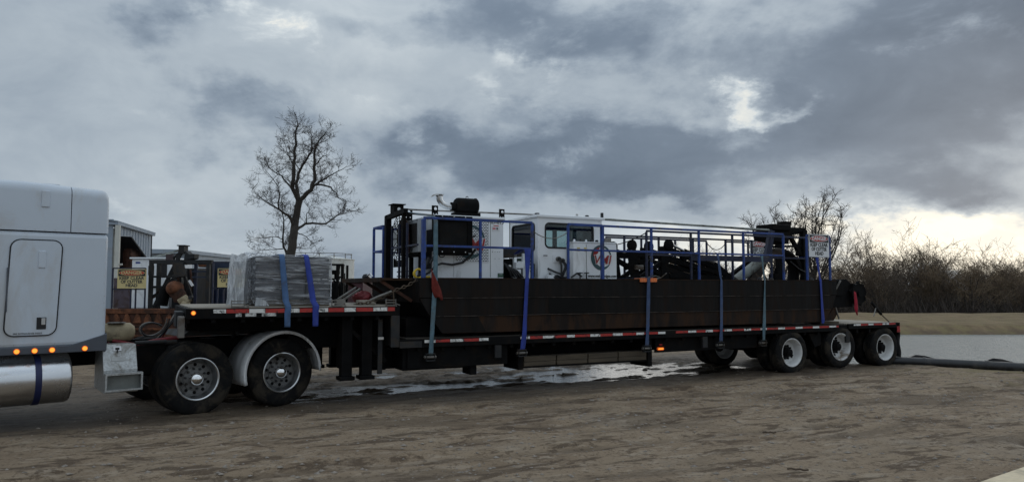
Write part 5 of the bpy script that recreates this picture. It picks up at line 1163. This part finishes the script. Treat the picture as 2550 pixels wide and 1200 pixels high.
MB().cyl((X_(369, 20), 20, Z_(664, 20)), .10, -.12, .1, 'y', 14).build('exhaust', M_gasket, d2)
y2 = 20.5
pb = MB().box(X_(492, y2), X_(517, y2), y2, y2 + .8, DZ, Z_(668, y2)).build('plum_cabinet', M_purple, d2, bevel=.01)
MB().box(X_(493, y2), X_(516, y2), y2 - .02, y2, Z_(717, y2), Z_(714, y2)).build('cabinet_strip', M_winch, pb); MB().box(X_(494, y2), X_(508, y2), y2 - .012, y2 - .001, Z_(682, y2), Z_(676, y2)).build('sticker', M_winch, pb)
MB().box(X_(498, y2), X_(520, y2), y2 - .1, y2 + .3, Z_(665, y2), Z_(650, y2)).build('orange_tank', M_rust, d2, bevel=.03)
nb = MB().box(X_(531, 21), X_(640, 21), 21, 22.5, DZ, Z_(651, 21)).build('navy_housing', M_navy, d2, bevel=.02)
MB().box(X_(575, 21), X_(585, 21), 20.985, 20.998, Z_(662, 21), Z_(657, 21)).build('white_plate', M_signw, nb)
for px in (537, 568, 581): MB().box(X_(px, 21), X_(px + 4, 21), 20.97, 20.999, DZ, Z_(722, 21)).build('housing_rib', M_bluedk, nb)
MB().box(X_(286, 20), X_(330, 20), 20, 21, DZ, Z_(692, 20)).build('dark_housing', M_purple, d2, bevel=.02)

# ================================================================== SHED, LOW BUILDING, TANK, FORKLIFT
SF = ((-13.7, 25.5), math.atan2(5.6, -1.4))
sh = thing('open_shed', 'open-sided blue-grey metal shed with cream downspout behind the cab', 'shed', SF, (2.8, 0, 0))
EH = 3.95
# wall line runs along local x, building lies to local +y (left, away from view)
MB().prism([(0, 3.58), (2.2, 3.70), (5.3, 2.85), (5.3, EH), (0, EH)], 0, .05).build('header_panel', M_sheet, sh)
for k in range(12): x = .2 + k * .42; zb = 3.59 + .059 * min(x, 2.2) if x < 2.2 else 3.70 - (x - 2.2) * .272; MB().box(x, x + .05, -.02, .0, zb + .02, EH - .01).build('sheet_rib', M_sheet, sh)
MB().box(5.12, 5.3, 0, .05, 0, 2.85).build('end_post', M_sheet, sh)
MB().box(-.2, 5.5, -.12, .2, EH, EH + .10).build('fascia', M_sheet, sh, bevel=.01); MB().prism([(-.12, EH + .10), (-.12, EH + .14), (9, EH + 1.6), (9, EH + 1.5)], -.22, 5.55, 'x').build('roof', M_sheet, sh)
MB().bar((-.12, -.1, 0), (-.12, -.1, EH), .14).bar((-.12, -.28, 2.6), (-.12, -.1, 2.6), .05).build('downspout', M_gutter, sh); MB().bar((.08, .02, 0), (.08, .02, 3.85), .16).build('corner_post', M_gutter, sh)
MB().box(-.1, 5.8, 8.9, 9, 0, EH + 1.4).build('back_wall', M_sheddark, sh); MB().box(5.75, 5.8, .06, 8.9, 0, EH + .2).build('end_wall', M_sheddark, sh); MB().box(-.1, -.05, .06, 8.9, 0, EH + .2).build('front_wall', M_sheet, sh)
for k in range(5): MB().bar((.8 + k * 1.0, 3.0, 0), (.8 + k * 1.0, 3.0, 3.3), .16).build('inner_post', M_winch, sh)
MB().bar((.1, .6, 2.55), (5.6, .6, 2.75), .07).build('inner_beam', M_winch, sh)
single(MB().box(3.3, 4.9, .25, .6, 1.3, 3.35).box(3.2, 5.0, .2, .65, 0, 1.3), 'rusty_bin', M_rustdk, 'rusty brown steel bin inside the open shed', 'bin', SF, (4.2, 1, 0), bevel=.15)
lb_ = thing('low_building', 'long low pale building far beyond the shed', 'building', WF, (-29, 62, 0))
MB().box(-34, -26.5, 60, 70, 0, 4.55).build('wall', M_sheet, lb_); MB().prism([(-34.5, 4.55), (-26.3, 4.55), (-26.3, 4.85), (-34.5, 5.0)], 59.5, 70.5).build('roof', M_sheet, lb_); MB().box(-34, -26.5, 59.95, 59.99, 4.0, 4.2).build('band', M_sheet, lb_)
tkk = thing('storage_tank', 'round white storage tank with a small roof rail beyond the pallet', 'tank', WF, (X_(799, 60), 60, 0))
cx = X_(799, 60); MB().lathe([(2.68, 0), (2.68, 4.0), (2.72, 4.02), (2.72, 4.08), (0.01, 4.5)], (cx, 60, 0), 'z', 56).build('shell', M_tankwhite, tkk, smooth=30)
for z in (1.3, 2.6): MB().lathe([(2.683, z), (2.69, z + .01), (2.69, z + .03), (2.683, z + .04)], (cx, 60, 0), 'z', 56).build('seam', M_tankwhite, tkk)
for k in range(14): a = 2 * math.pi * k / 14; MB().bar((cx + 2.5 * math.cos(a), 60 + 2.5 * math.sin(a), 4.1), (cx + 2.5 * math.cos(a), 60 + 2.5 * math.sin(a), 4.5), .05).build('rail_post', M_winch, tkk)
MB().tube([(cx + 2.5 * math.cos(a), 60 + 2.5 * math.sin(a), 4.5) for a in np.linspace(0, 2 * math.pi, 41)], .025, 5).build('roof_rail', M_winch, tkk)
MB().tube([(cx + .8, 57.4, 4.05), (cx + 2.5, 58.9, .2)], .03, 5).build('stair_rail', M_winch, tkk)
yf = 24.
fk = thing('forklift', 'black forklift with overhead guard between the pallet and the bow platform', 'forklift', WF, (X_(835, yf), yf + .6, 0))
fx = lambda p: X_(p, yf); fz = lambda p: Z_(p, yf)
for px in (842, 854): MB().bar((fx(px), yf, .1), (fx(px), yf, fz(659)), .09).bar((fx(px), yf + .7, .1), (fx(px), yf + .7, fz(659)), .07).build('mast', M_black, fk)
for py in (659, 690, 715): MB().bar((fx(838), yf, fz(py)), (fx(857), yf, fz(py)), .06).build('mast_tie', M_black, fk)
MB().bar((fx(845), yf + .05, fz(659)), (fx(800), yf + .05, fz(657)), .05).bar((fx(845), yf + .8, fz(659)), (fx(800), yf + .8, fz(657)), .05).build('overhead_guard', M_black, fk); MB().bar((fx(846), yf + .05, fz(660)), (fx(838), yf + .05, fz(715)), .05).bar((fx(803), yf + .05, fz(657)), (fx(800), yf + .05, fz(710)), .05).build('guard_post', M_black, fk)
MB().box(fx(822), fx(836), yf + .2, yf + .7, fz(683), fz(672)).build('seat_back', M_black, fk, bevel=.03); MB().bar((fx(829), yf + .4, fz(683)), (fx(829), yf + .4, fz(695)), .06).build('seat_post', M_black, fk); MB().bar((fx(815), yf + .1, fz(695)), (fx(846), yf + .1, fz(694)), .05).build('dash_bar', M_black, fk)
MB().box(fx(795), fx(850), yf + .05, yf + 1.1, .35, fz(704)).build('body', M_black, fk, bevel=.08); MB().bar((fx(832), yf, fz(697)), (fx(846), yf, fz(716)), .06).build('brace', M_black, fk)
for px in (805, 845): MB().lathe([(.1, -.1), (.30, -.1), (.33, -.05), (.33, .15), (.1, .15)], (fx(px), yf, .33), 'y', 20).build('tyre', M_tyre, fk, smooth=40)
single(MB().box(X_(800, 30), X_(905, 30), 30, 32.4, .2, Z_(703, 30)).box(X_(803, 30), X_(902, 30), 29.97, 30, .3, Z_(706, 30)).box(X_(798, 30), X_(907, 30), 29.9, 32.5, Z_(703, 30), Z_(701, 30)), 'steel_container', M_maroon, 'dark maroon steel container seen behind the forklift', 'container', WF, (X_(850, 30), 31, 0), bevel=.02)
single(MB().box(X_(820, 26), X_(880, 26), 26, 26.5, 0, 1.15), 'green_trough', mat('green_grey', (.10, .14, .12), .7), 'grey-green trough low behind the upper deck', 'trough', WF, (X_(850, 26), 26.2, 0), bevel=.02)

# ================================================================== POND PIPE, SLAB, DEBRIS
pp = thing('black_pipe', 'long black plastic pipe lying along the near edge of the pond', 'pipe', WF, (12, 16.9, 0))
pts = [(X_(2180, 17.6), 17.65), (X_(2250, 17.5), 17.45), (X_(2400, 16.8), 16.75), (X_(2550, 16.0), 16.05), (X_(2750, 15.2), 15.2), (20, 13.6)]
PP = [(x, y, float(height(np.array([x]), np.array([y]))[0]) * .0 + .075) for x, y in pts]
MB().tube(PP, .105, 16).build('pipe_run', M_hdpe, pp, smooth=50)
for i in (1, 2, 3): a = Vector(PP[i]); d = (Vector(PP[i + 1]) - a).normalized(); MB().tube([a + d * .3, a + d * .36], .118, 16).build('pipe_collar', M_hdpe, pp, smooth=40)
for px, y in ((2280, 17.6), (2470, 16.75)):
    x = X_(px, y); MB().prism([(x - .35, .12), (x - .08, .22), (x + .12, .20), (x + .42, .12)], y, y + .06).build('liner_flap', M_hdpe, pp)
cA = (X_(2428, 7.0), wp(2428, 1200, 7)[1])
single(MB().prism([(3.2, 5.99), (4.065, 6.60), (4.89, 7.19), (7.5, 9.04), (7.5, 3.2), (3.2, 3.2)], -.1, .10, 'z'), 'concrete_slab', M_slab, 'pale tan slab corner at the bottom right edge', 'slab', WF, (5, 6, 0), bevel=.015)
def clods():
    r = random.Random(11); mb = MB()
    def stone(x, y, z, s, fl):
        vs = []
        for a, b, c in ((1, 0, 0), (-1, 0, 0), (0, 1, 0), (0, -1, 0), (0, 0, 1), (0, 0, -1)):
            k = s * r.uniform(.6, 1.3); vs.append((x + a * k * 1.2, y + b * k, z + c * k * fl))
        mb.add(vs, [(0, 2, 4), (2, 1, 4), (1, 3, 4), (3, 0, 4), (2, 0, 5), (1, 2, 5), (3, 1, 5), (0, 3, 5)])
    xs = []; ys = []; ss = []
    for i in range(2600):
        y = 6.3 + 12.5 * r.random() ** 1.3; x = r.uniform(-.72, .74) * y
        xs.append(x); ys.append(y); ss.append(.006 + .022 * r.random() ** 4)
    for cxp, cyp, n in ((2090, 1010, 160), (2180, 1030, 120), (1950, 1000, 100), (2350, 990, 120), (1200, 1170, 120), (650, 1080, 80)):
        y = 1.8 * 1842 / (cyp - 716); x = (cxp - 1275) / 1842 * y
        for i in range(n): xs.append(x + r.gauss(0, .45)); ys.append(y + r.gauss(0, .3)); ss.append(.006 + .018 * r.random() ** 3)
    for k in range(1500):
        c_, w_, d_, bend, _ = RUTS[r.randrange(len(RUTS))]; s_ = r.uniform(-15, 5); v_ = c_ + bend * s_ * s_ + r.choice((-1, 1)) * w_ * 1.7 + r.gauss(0, .12)
        q = sv(s_, v_, 0)
        if q[1] > 6.2: xs.append(q[0]); ys.append(q[1]); ss.append(.008 + .026 * r.random() ** 3)
    zs = height(np.array(xs), np.array(ys))
    for x, y, z, s in zip(xs, ys, zs, ss):
        if z > -.2: stone(x, y, float(z) + s * .15, s, .6)
    o = single(mb, 'gravel', M_stone, 'small stones and clods scattered over the muddy yard', 'gravel', WF, (0, 0, 0), kind='stuff')
clods()
def gz(x, y): return float(height(np.array([x]), np.array([y]))[0])
for i, (px, py, L, a, lab) in enumerate(((2095, 1192, .22, .02, 'thin dark stick lying at the bottom edge near the slab'), (1975, 1162, .20, -.35, 'short broken dark stick on the mud left of the slab'), (1907, 1075, .16, -.12, 'dark stick on the dirt right of the rut'))):
    y = 1.8 * 1842 / (py - 716); x = (px - 1275) / 1842 * y; n = 5
    single(MB().tube([(x + (k / n - .5) * L * math.cos(a), y + (k / n - .5) * L * math.sin(a) + .01 * (k % 2), gz(x, y) + .018 + .006 * (k % 2)) for k in range(n + 1)], .010, 6), 'stick', M_stick, lab, 'stick', WF, (x, y, 0), 'sticks on the mud', smooth=50)

# ================================================================== TREES
class Tree:
    def __init__(s, seed): s.r = random.Random(seed); s.big = MB(); s.tw = MB(); s.n = 0
    def limb(s, pts, r0, r1, n=7): 
        k = len(pts); s.big.tube(pts, [r0 + (r1 - r0) * i / (k - 1) for i in range(k)], n, cap=False)
    def twig(s, p, d, L, r0, lev, up=.25, bend=.35, kids=(5, 4, 3), minr=.0045):
        r = s.r; n = 4 if lev > 0 else 3; pts = [p.copy()]; d = d.normalized(); dirs = []
        for i in range(n):
            d = (d + Vector((r.gauss(0, bend), r.gauss(0, bend), r.gauss(0, bend) * .7 + up * .35))).normalized(); p = p + d * L / n; pts.append(p.copy()); dirs.append(d.copy())
        rr = [max(minr * .7, r0 * (1 - .72 * i / n)) for i in range(n + 1)]
        (s.big if r0 > .03 else s.tw).tube(pts, rr, 5 if r0 > .03 else 3, cap=False); s.n += 1
        if lev <= 0: return
        for k in range(kids[len(kids) - lev] if lev <= len(kids) else kids[0]):
            t = r.uniform(.25, 1.0); i = min(n - 1, int(t * n)); q = pts[i].lerp(pts[i + 1], t * n - i)
            ax = Vector((r.gauss(0, 1), r.gauss(0, 1), r.gauss(0, .6))); dd = (dirs[i] * .75 + ax.normalized() * .85)
            s.twig(q, dd, L * r.uniform(.42, .68), max(minr, rr[i] * .62), lev - 1, up, bend, kids, minr)
    def place(s, name, label, loc, mt, mtw, group=None):
        root = bpy.data.objects.new(name, None); COL.objects.link(root); root.location = loc; tag(root, label, 'tree', group)
        for mb, nm, m in ((s.big, 'trunk', mt), (s.tw, 'crown', mtw)):
            o = bpy.data.objects.new(nm, mb.mesh(nm, m, 60)); COL.objects.link(o); o.parent = root
        return root
# the tall bare tree beyond the pallet: main limbs as they stand, branches grown along them
YT = 38.0
def tree_tall():
    t = Tree(5); r = t.r; B = (X_(724, YT), YT)
    def W_(x, y, dep): x = 455 + (x - 455) * .86; y = 1150 - (1150 - y) * .955; px = 580 + x / 3; py = 260 + y / 3; return Vector((X_(px, YT + dep) - B[0], dep, Z_(py, YT + dep)))
    limbs = [([(428, 1340, 0), (430, 1115, 0), (455, 950, 0), (465, 850, .1), (495, 700, .1)], .25, .17, 0),
             ([(490, 695, .1), (430, 590, -.3), (440, 400, -.6), (460, 250, -.8), (450, 150, -.8), (470, 75, -.9)], .125, .02, 1),
             ([(490, 695, .1), (465, 560, .5), (500, 450, .9), (560, 360, 1.0), (600, 270, 1.2), (590, 200, 1.2)], .10, .02, 1),
             ([(505, 692, .1), (600, 610, -.2), (630, 500, -.3), (620, 330, -.5), (660, 220, -.6), (720, 150, -.8)], .125, .018, 1),
             ([(605, 605, -.2), (680, 540, .4), (780, 490, .9), (900, 430, 1.3)], .065, .012, 1), ([(640, 570, -.2), (770, 590, -.8), (830, 670, -1.2), (880, 700, -1.4)], .055, .010, 1),
             ([(447, 895, 0), (410, 820, -.4), (330, 770, -.9), (230, 720, -1.3), (110, 640, -1.8)], .085, .012, 1), ([(422, 590, -.3), (340, 500, .3), (230, 440, .8), (215, 410, .9)], .05, .010, 1),
             ([(320, 760, -.9), (320, 640, -.6), (290, 560, -.2), (180, 440, .2)], .045, .010, 1), ([(470, 935, 0), (550, 880, .5), (730, 880, 1.2), (830, 810, 1.6), (930, 790, 1.9)], .08, .012, 1),
             ([(475, 945, 0), (560, 980, .4), (640, 1050, .8)], .03, .008, 1), ([(400, 1340, 1.0), (395, 1110, .9), (365, 1060, .9), (365, 850, .8), (340, 690, 1.2)], .09, .015, 1),
             ([(362, 1075, .9), (250, 1080, 1.4), (160, 1090, 1.8)], .03, .008, 1), ([(365, 1000, .9), (290, 980, .2), (130, 990, -.4)], .03, .008, 1), ([(440, 430, -.6), (390, 330, -.2), (350, 230, .1)], .035, .010, 1), ([(500, 460, .8), (440, 380, 1.2), (380, 330, 1.5)], .03, .010, 1), ([(625, 420, -.4), (700, 340, -1.0), (745, 330, -1.3)], .035, .010, 1), ([(560, 880, .5), (560, 800, .2), (600, 740, .0)], .03, .008, 1), ([(440, 1090, .2), (500, 1060, .6), (560, 1080, 1.0)], .022, .008, 1)]
    for pts, r0, r1, kids in limbs:
        P = [W_(*q) for q in pts]; S = [P[0]]
        for i in range(len(P) - 1):
            for k in (1, 2, 3): a = P[i].lerp(P[i + 1], k / 3); S.append(a + (Vector((r.gauss(0, .025), r.gauss(0, .03), r.gauss(0, .025))) if k < 3 else Vector()))
        t.limb(S, r0, r1)
        if not kids: continue
        n = len(S)
        for i in range(2, n):
            f = i / (n - 1); rad = r0 + (r1 - r0) * f
            for k in range(2 if r0 < .06 else 3):
                if r.random() < .30 + .6 * f:
                    d = (S[i] - S[i - 1]).normalized(); q = S[i - 1].lerp(S[i], r.random()); ax = Vector((r.gauss(0, 1), r.gauss(0, 1), r.gauss(0, .8) + .1)).normalized()
                    t.twig(q, d * .45 + ax, r.uniform(.40, .80), min(.016, rad * .5), 2, .22, .11, (6, 5), .0055)
        t.twig(S[-1], S[-1] - S[-2], .6, max(.010, r1 * .8), 2, .1, .25, (6, 4), .0065)
    print('tall tree twigs', t.n)
    t.place('bare_tree', 'tall bare tree with forked trunk standing alone beyond the wrapped pallet', (B[0], B[1], 0), M_bark, M_twig)
tree_tall()
def spread_tree(seed, H, label, loc, stems, fan, base=.28):
    """bare tree whose trunk breaks low into a fan of rising stems"""
    t = Tree(seed); r = t.r; p = Vector((0, 0, -1)); S = [p.copy()]
    for i in range(5): p = p + Vector((r.gauss(0, .05), r.gauss(0, .05), (H * base + 1) / 5)); S.append(p.copy())
    t.limb(S, .24, .17, 7)
    for k in range(stems):
        a = 2 * math.pi * k * .618 * 1.0 + r.uniform(-.2, .2); e = fan * (.25 + .75 * ((k + .5) / stems) ** .6); L = H * (1 - base) * r.uniform(.85, 1.0) * (1 - .12 * e); n = 8
        q = S[-1 - (k % 2)].copy(); d = Vector((math.cos(a) * e, math.sin(a) * e, 1)).normalized(); P = [q.copy()]
        for i in range(n): d = (d + Vector((r.gauss(0, .09), r.gauss(0, .09), .05 + r.gauss(0, .04)))).normalized(); q = q + d * L / n; P.append(q.copy())
        t.limb(P, .085, .020, 6)
        for i in range(2, n + 1):
            for j in range(3):
                ax = Vector((r.gauss(0, 1), r.gauss(0, 1), r.gauss(0, .5) + .35)).normalized(); t.twig(P[i - 1].lerp(P[i], r.random()), (P[i] - P[i - 1]).normalized() * .8 + ax, r.uniform(.9, 1.6) * (1.15 - .5 * i / n), .030, 2, .15, .16, (4, 3), .0105)
    print('spread tree', t.n); t.place('bare_tree', label, loc, M_bark, M_twigpale)
spread_tree(24, 11.4, 'bare fan-shaped tree rising behind the stern gantry', (X_(2022, 60), 60, -1.2), 12, .50)
spread_tree(33, 10.4, 'smaller bare tree left of the stern gantry, behind the hoist pipe', (X_(1935, 64), 64, -1.4), 9, .45)
# the wood beyond the pond
def wood():
    protos = []
    for k in range(6):
        t = Tree(100 + k); r = t.r; H = 6.6; p = Vector((0, 0, -.4)); S = [p.copy()]
        for i in range(5): p = p + Vector((r.gauss(0, .12), r.gauss(0, .12), H * .5 / 5)); S.append(p.copy())
        t.limb(S, .12, .06, 5)
        for j in range(13):
            i = r.randint(1, 5); a = r.uniform(0, 6.28); t.twig(S[i], Vector((math.cos(a) * .55, math.sin(a) * .55, 1)), H * r.uniform(.34, .55), .042, 3, .26, .15, (5, 5, 4), .0115)
        budding = k % 2
        protos.append((t.big.mesh('trunk', M_bark, 60), t.tw.mesh('crown', M_bud if budding else M_twigfar, 60), budding)); 
        if k == 0: print('wood twigs', t.n)
    r = random.Random(77); spots = []
    for i in range(96):
        y = r.uniform(64, 92); x = y * r.uniform(.20, .82); spots.append((x, y))
    for i in range(14): spots.append((r.uniform(48, 62), r.uniform(64, 72)))
    for i, (x, y) in enumerate(spots):
        m1, m2, bud = protos[r.randrange(6)]; px = 1275 + 1842 * x / y
        hump = 1.0 + .17 * math.exp(-((px - 2270) / 120) ** 2) + .05 * math.exp(-((px - 2440) / 60) ** 2) - .17 * math.exp(-((px - 1850) / 170) ** 2) - .16 * max(0, min(1, (px - 2300) / 230)) + .07 * math.exp(-((px - 2130) / 50) ** 2)
        root = bpy.data.objects.new('woodland_tree', None); COL.objects.link(root); root.location = (x, y, -1.75); sc = hump * r.uniform(.76, 1.18) * (y / 78) ** .8
        root.scale = (sc * r.uniform(.9, 1.15), sc * r.uniform(.9, 1.15), sc); root.rotation_euler = (0, 0, r.uniform(0, 6.28))
        tag(root, 'pale budding tree in the wood beyond the pond' if bud else 'bare brown tree in the wood beyond the pond', 'tree', 'pale budding trees in the wood' if bud else 'bare brown trees in the wood')
        for nm, me in (('trunk', m1), ('crown', m2)):
            o = bpy.data.objects.new(nm, me); COL.objects.link(o); o.parent = root
    # undergrowth
    rr = np.random.RandomState(4); mb = MB(); vs = []; fs = []
    for i in range(15000):
        y = rr.uniform(59, 80); x = y * rr.uniform(.15, .9); h = rr.uniform(.9, 3.7) * (1 if y > 62 else .55); a = rr.normal(0, .65, 2); b = rr.normal(0, .75, 2); w = rr.uniform(.015, .04); z0 = -1.9
        p0 = (x, y, z0); p1 = (x + a[0], y + a[1], z0 + h * .5); p2 = (x + a[0] + b[0], y + a[1] + b[1], z0 + h)
        o = len(vs); vs += [(p0[0] - w, p0[1], z0), (p0[0] + w, p0[1], z0), (p1[0] - w * .8, p1[1], p1[2]), (p1[0] + w * .8, p1[1], p1[2]), p2, (p1[0], p1[1] + w, p1[2]), (p0[0], p0[1] + w, z0)]
        fs += [(o, o + 1, o + 3, o + 2), (o + 2, o + 3, o + 4), (o + 1, o + 6, o + 5, o + 3), (o + 6, o, o + 2, o + 5), (o + 3, o + 5, o + 4), (o + 5, o + 2, o + 4)]
    o = bpy.data.objects.new('undergrowth', bpy.data.meshes.new('undergrowth')); o.data.from_pydata(vs, [], fs); o.data.materials.append(M_brush); COL.objects.link(o)
    tag(o, 'dense brown undergrowth beneath the wood beyond the pond', 'undergrowth', kind='stuff')
wood()
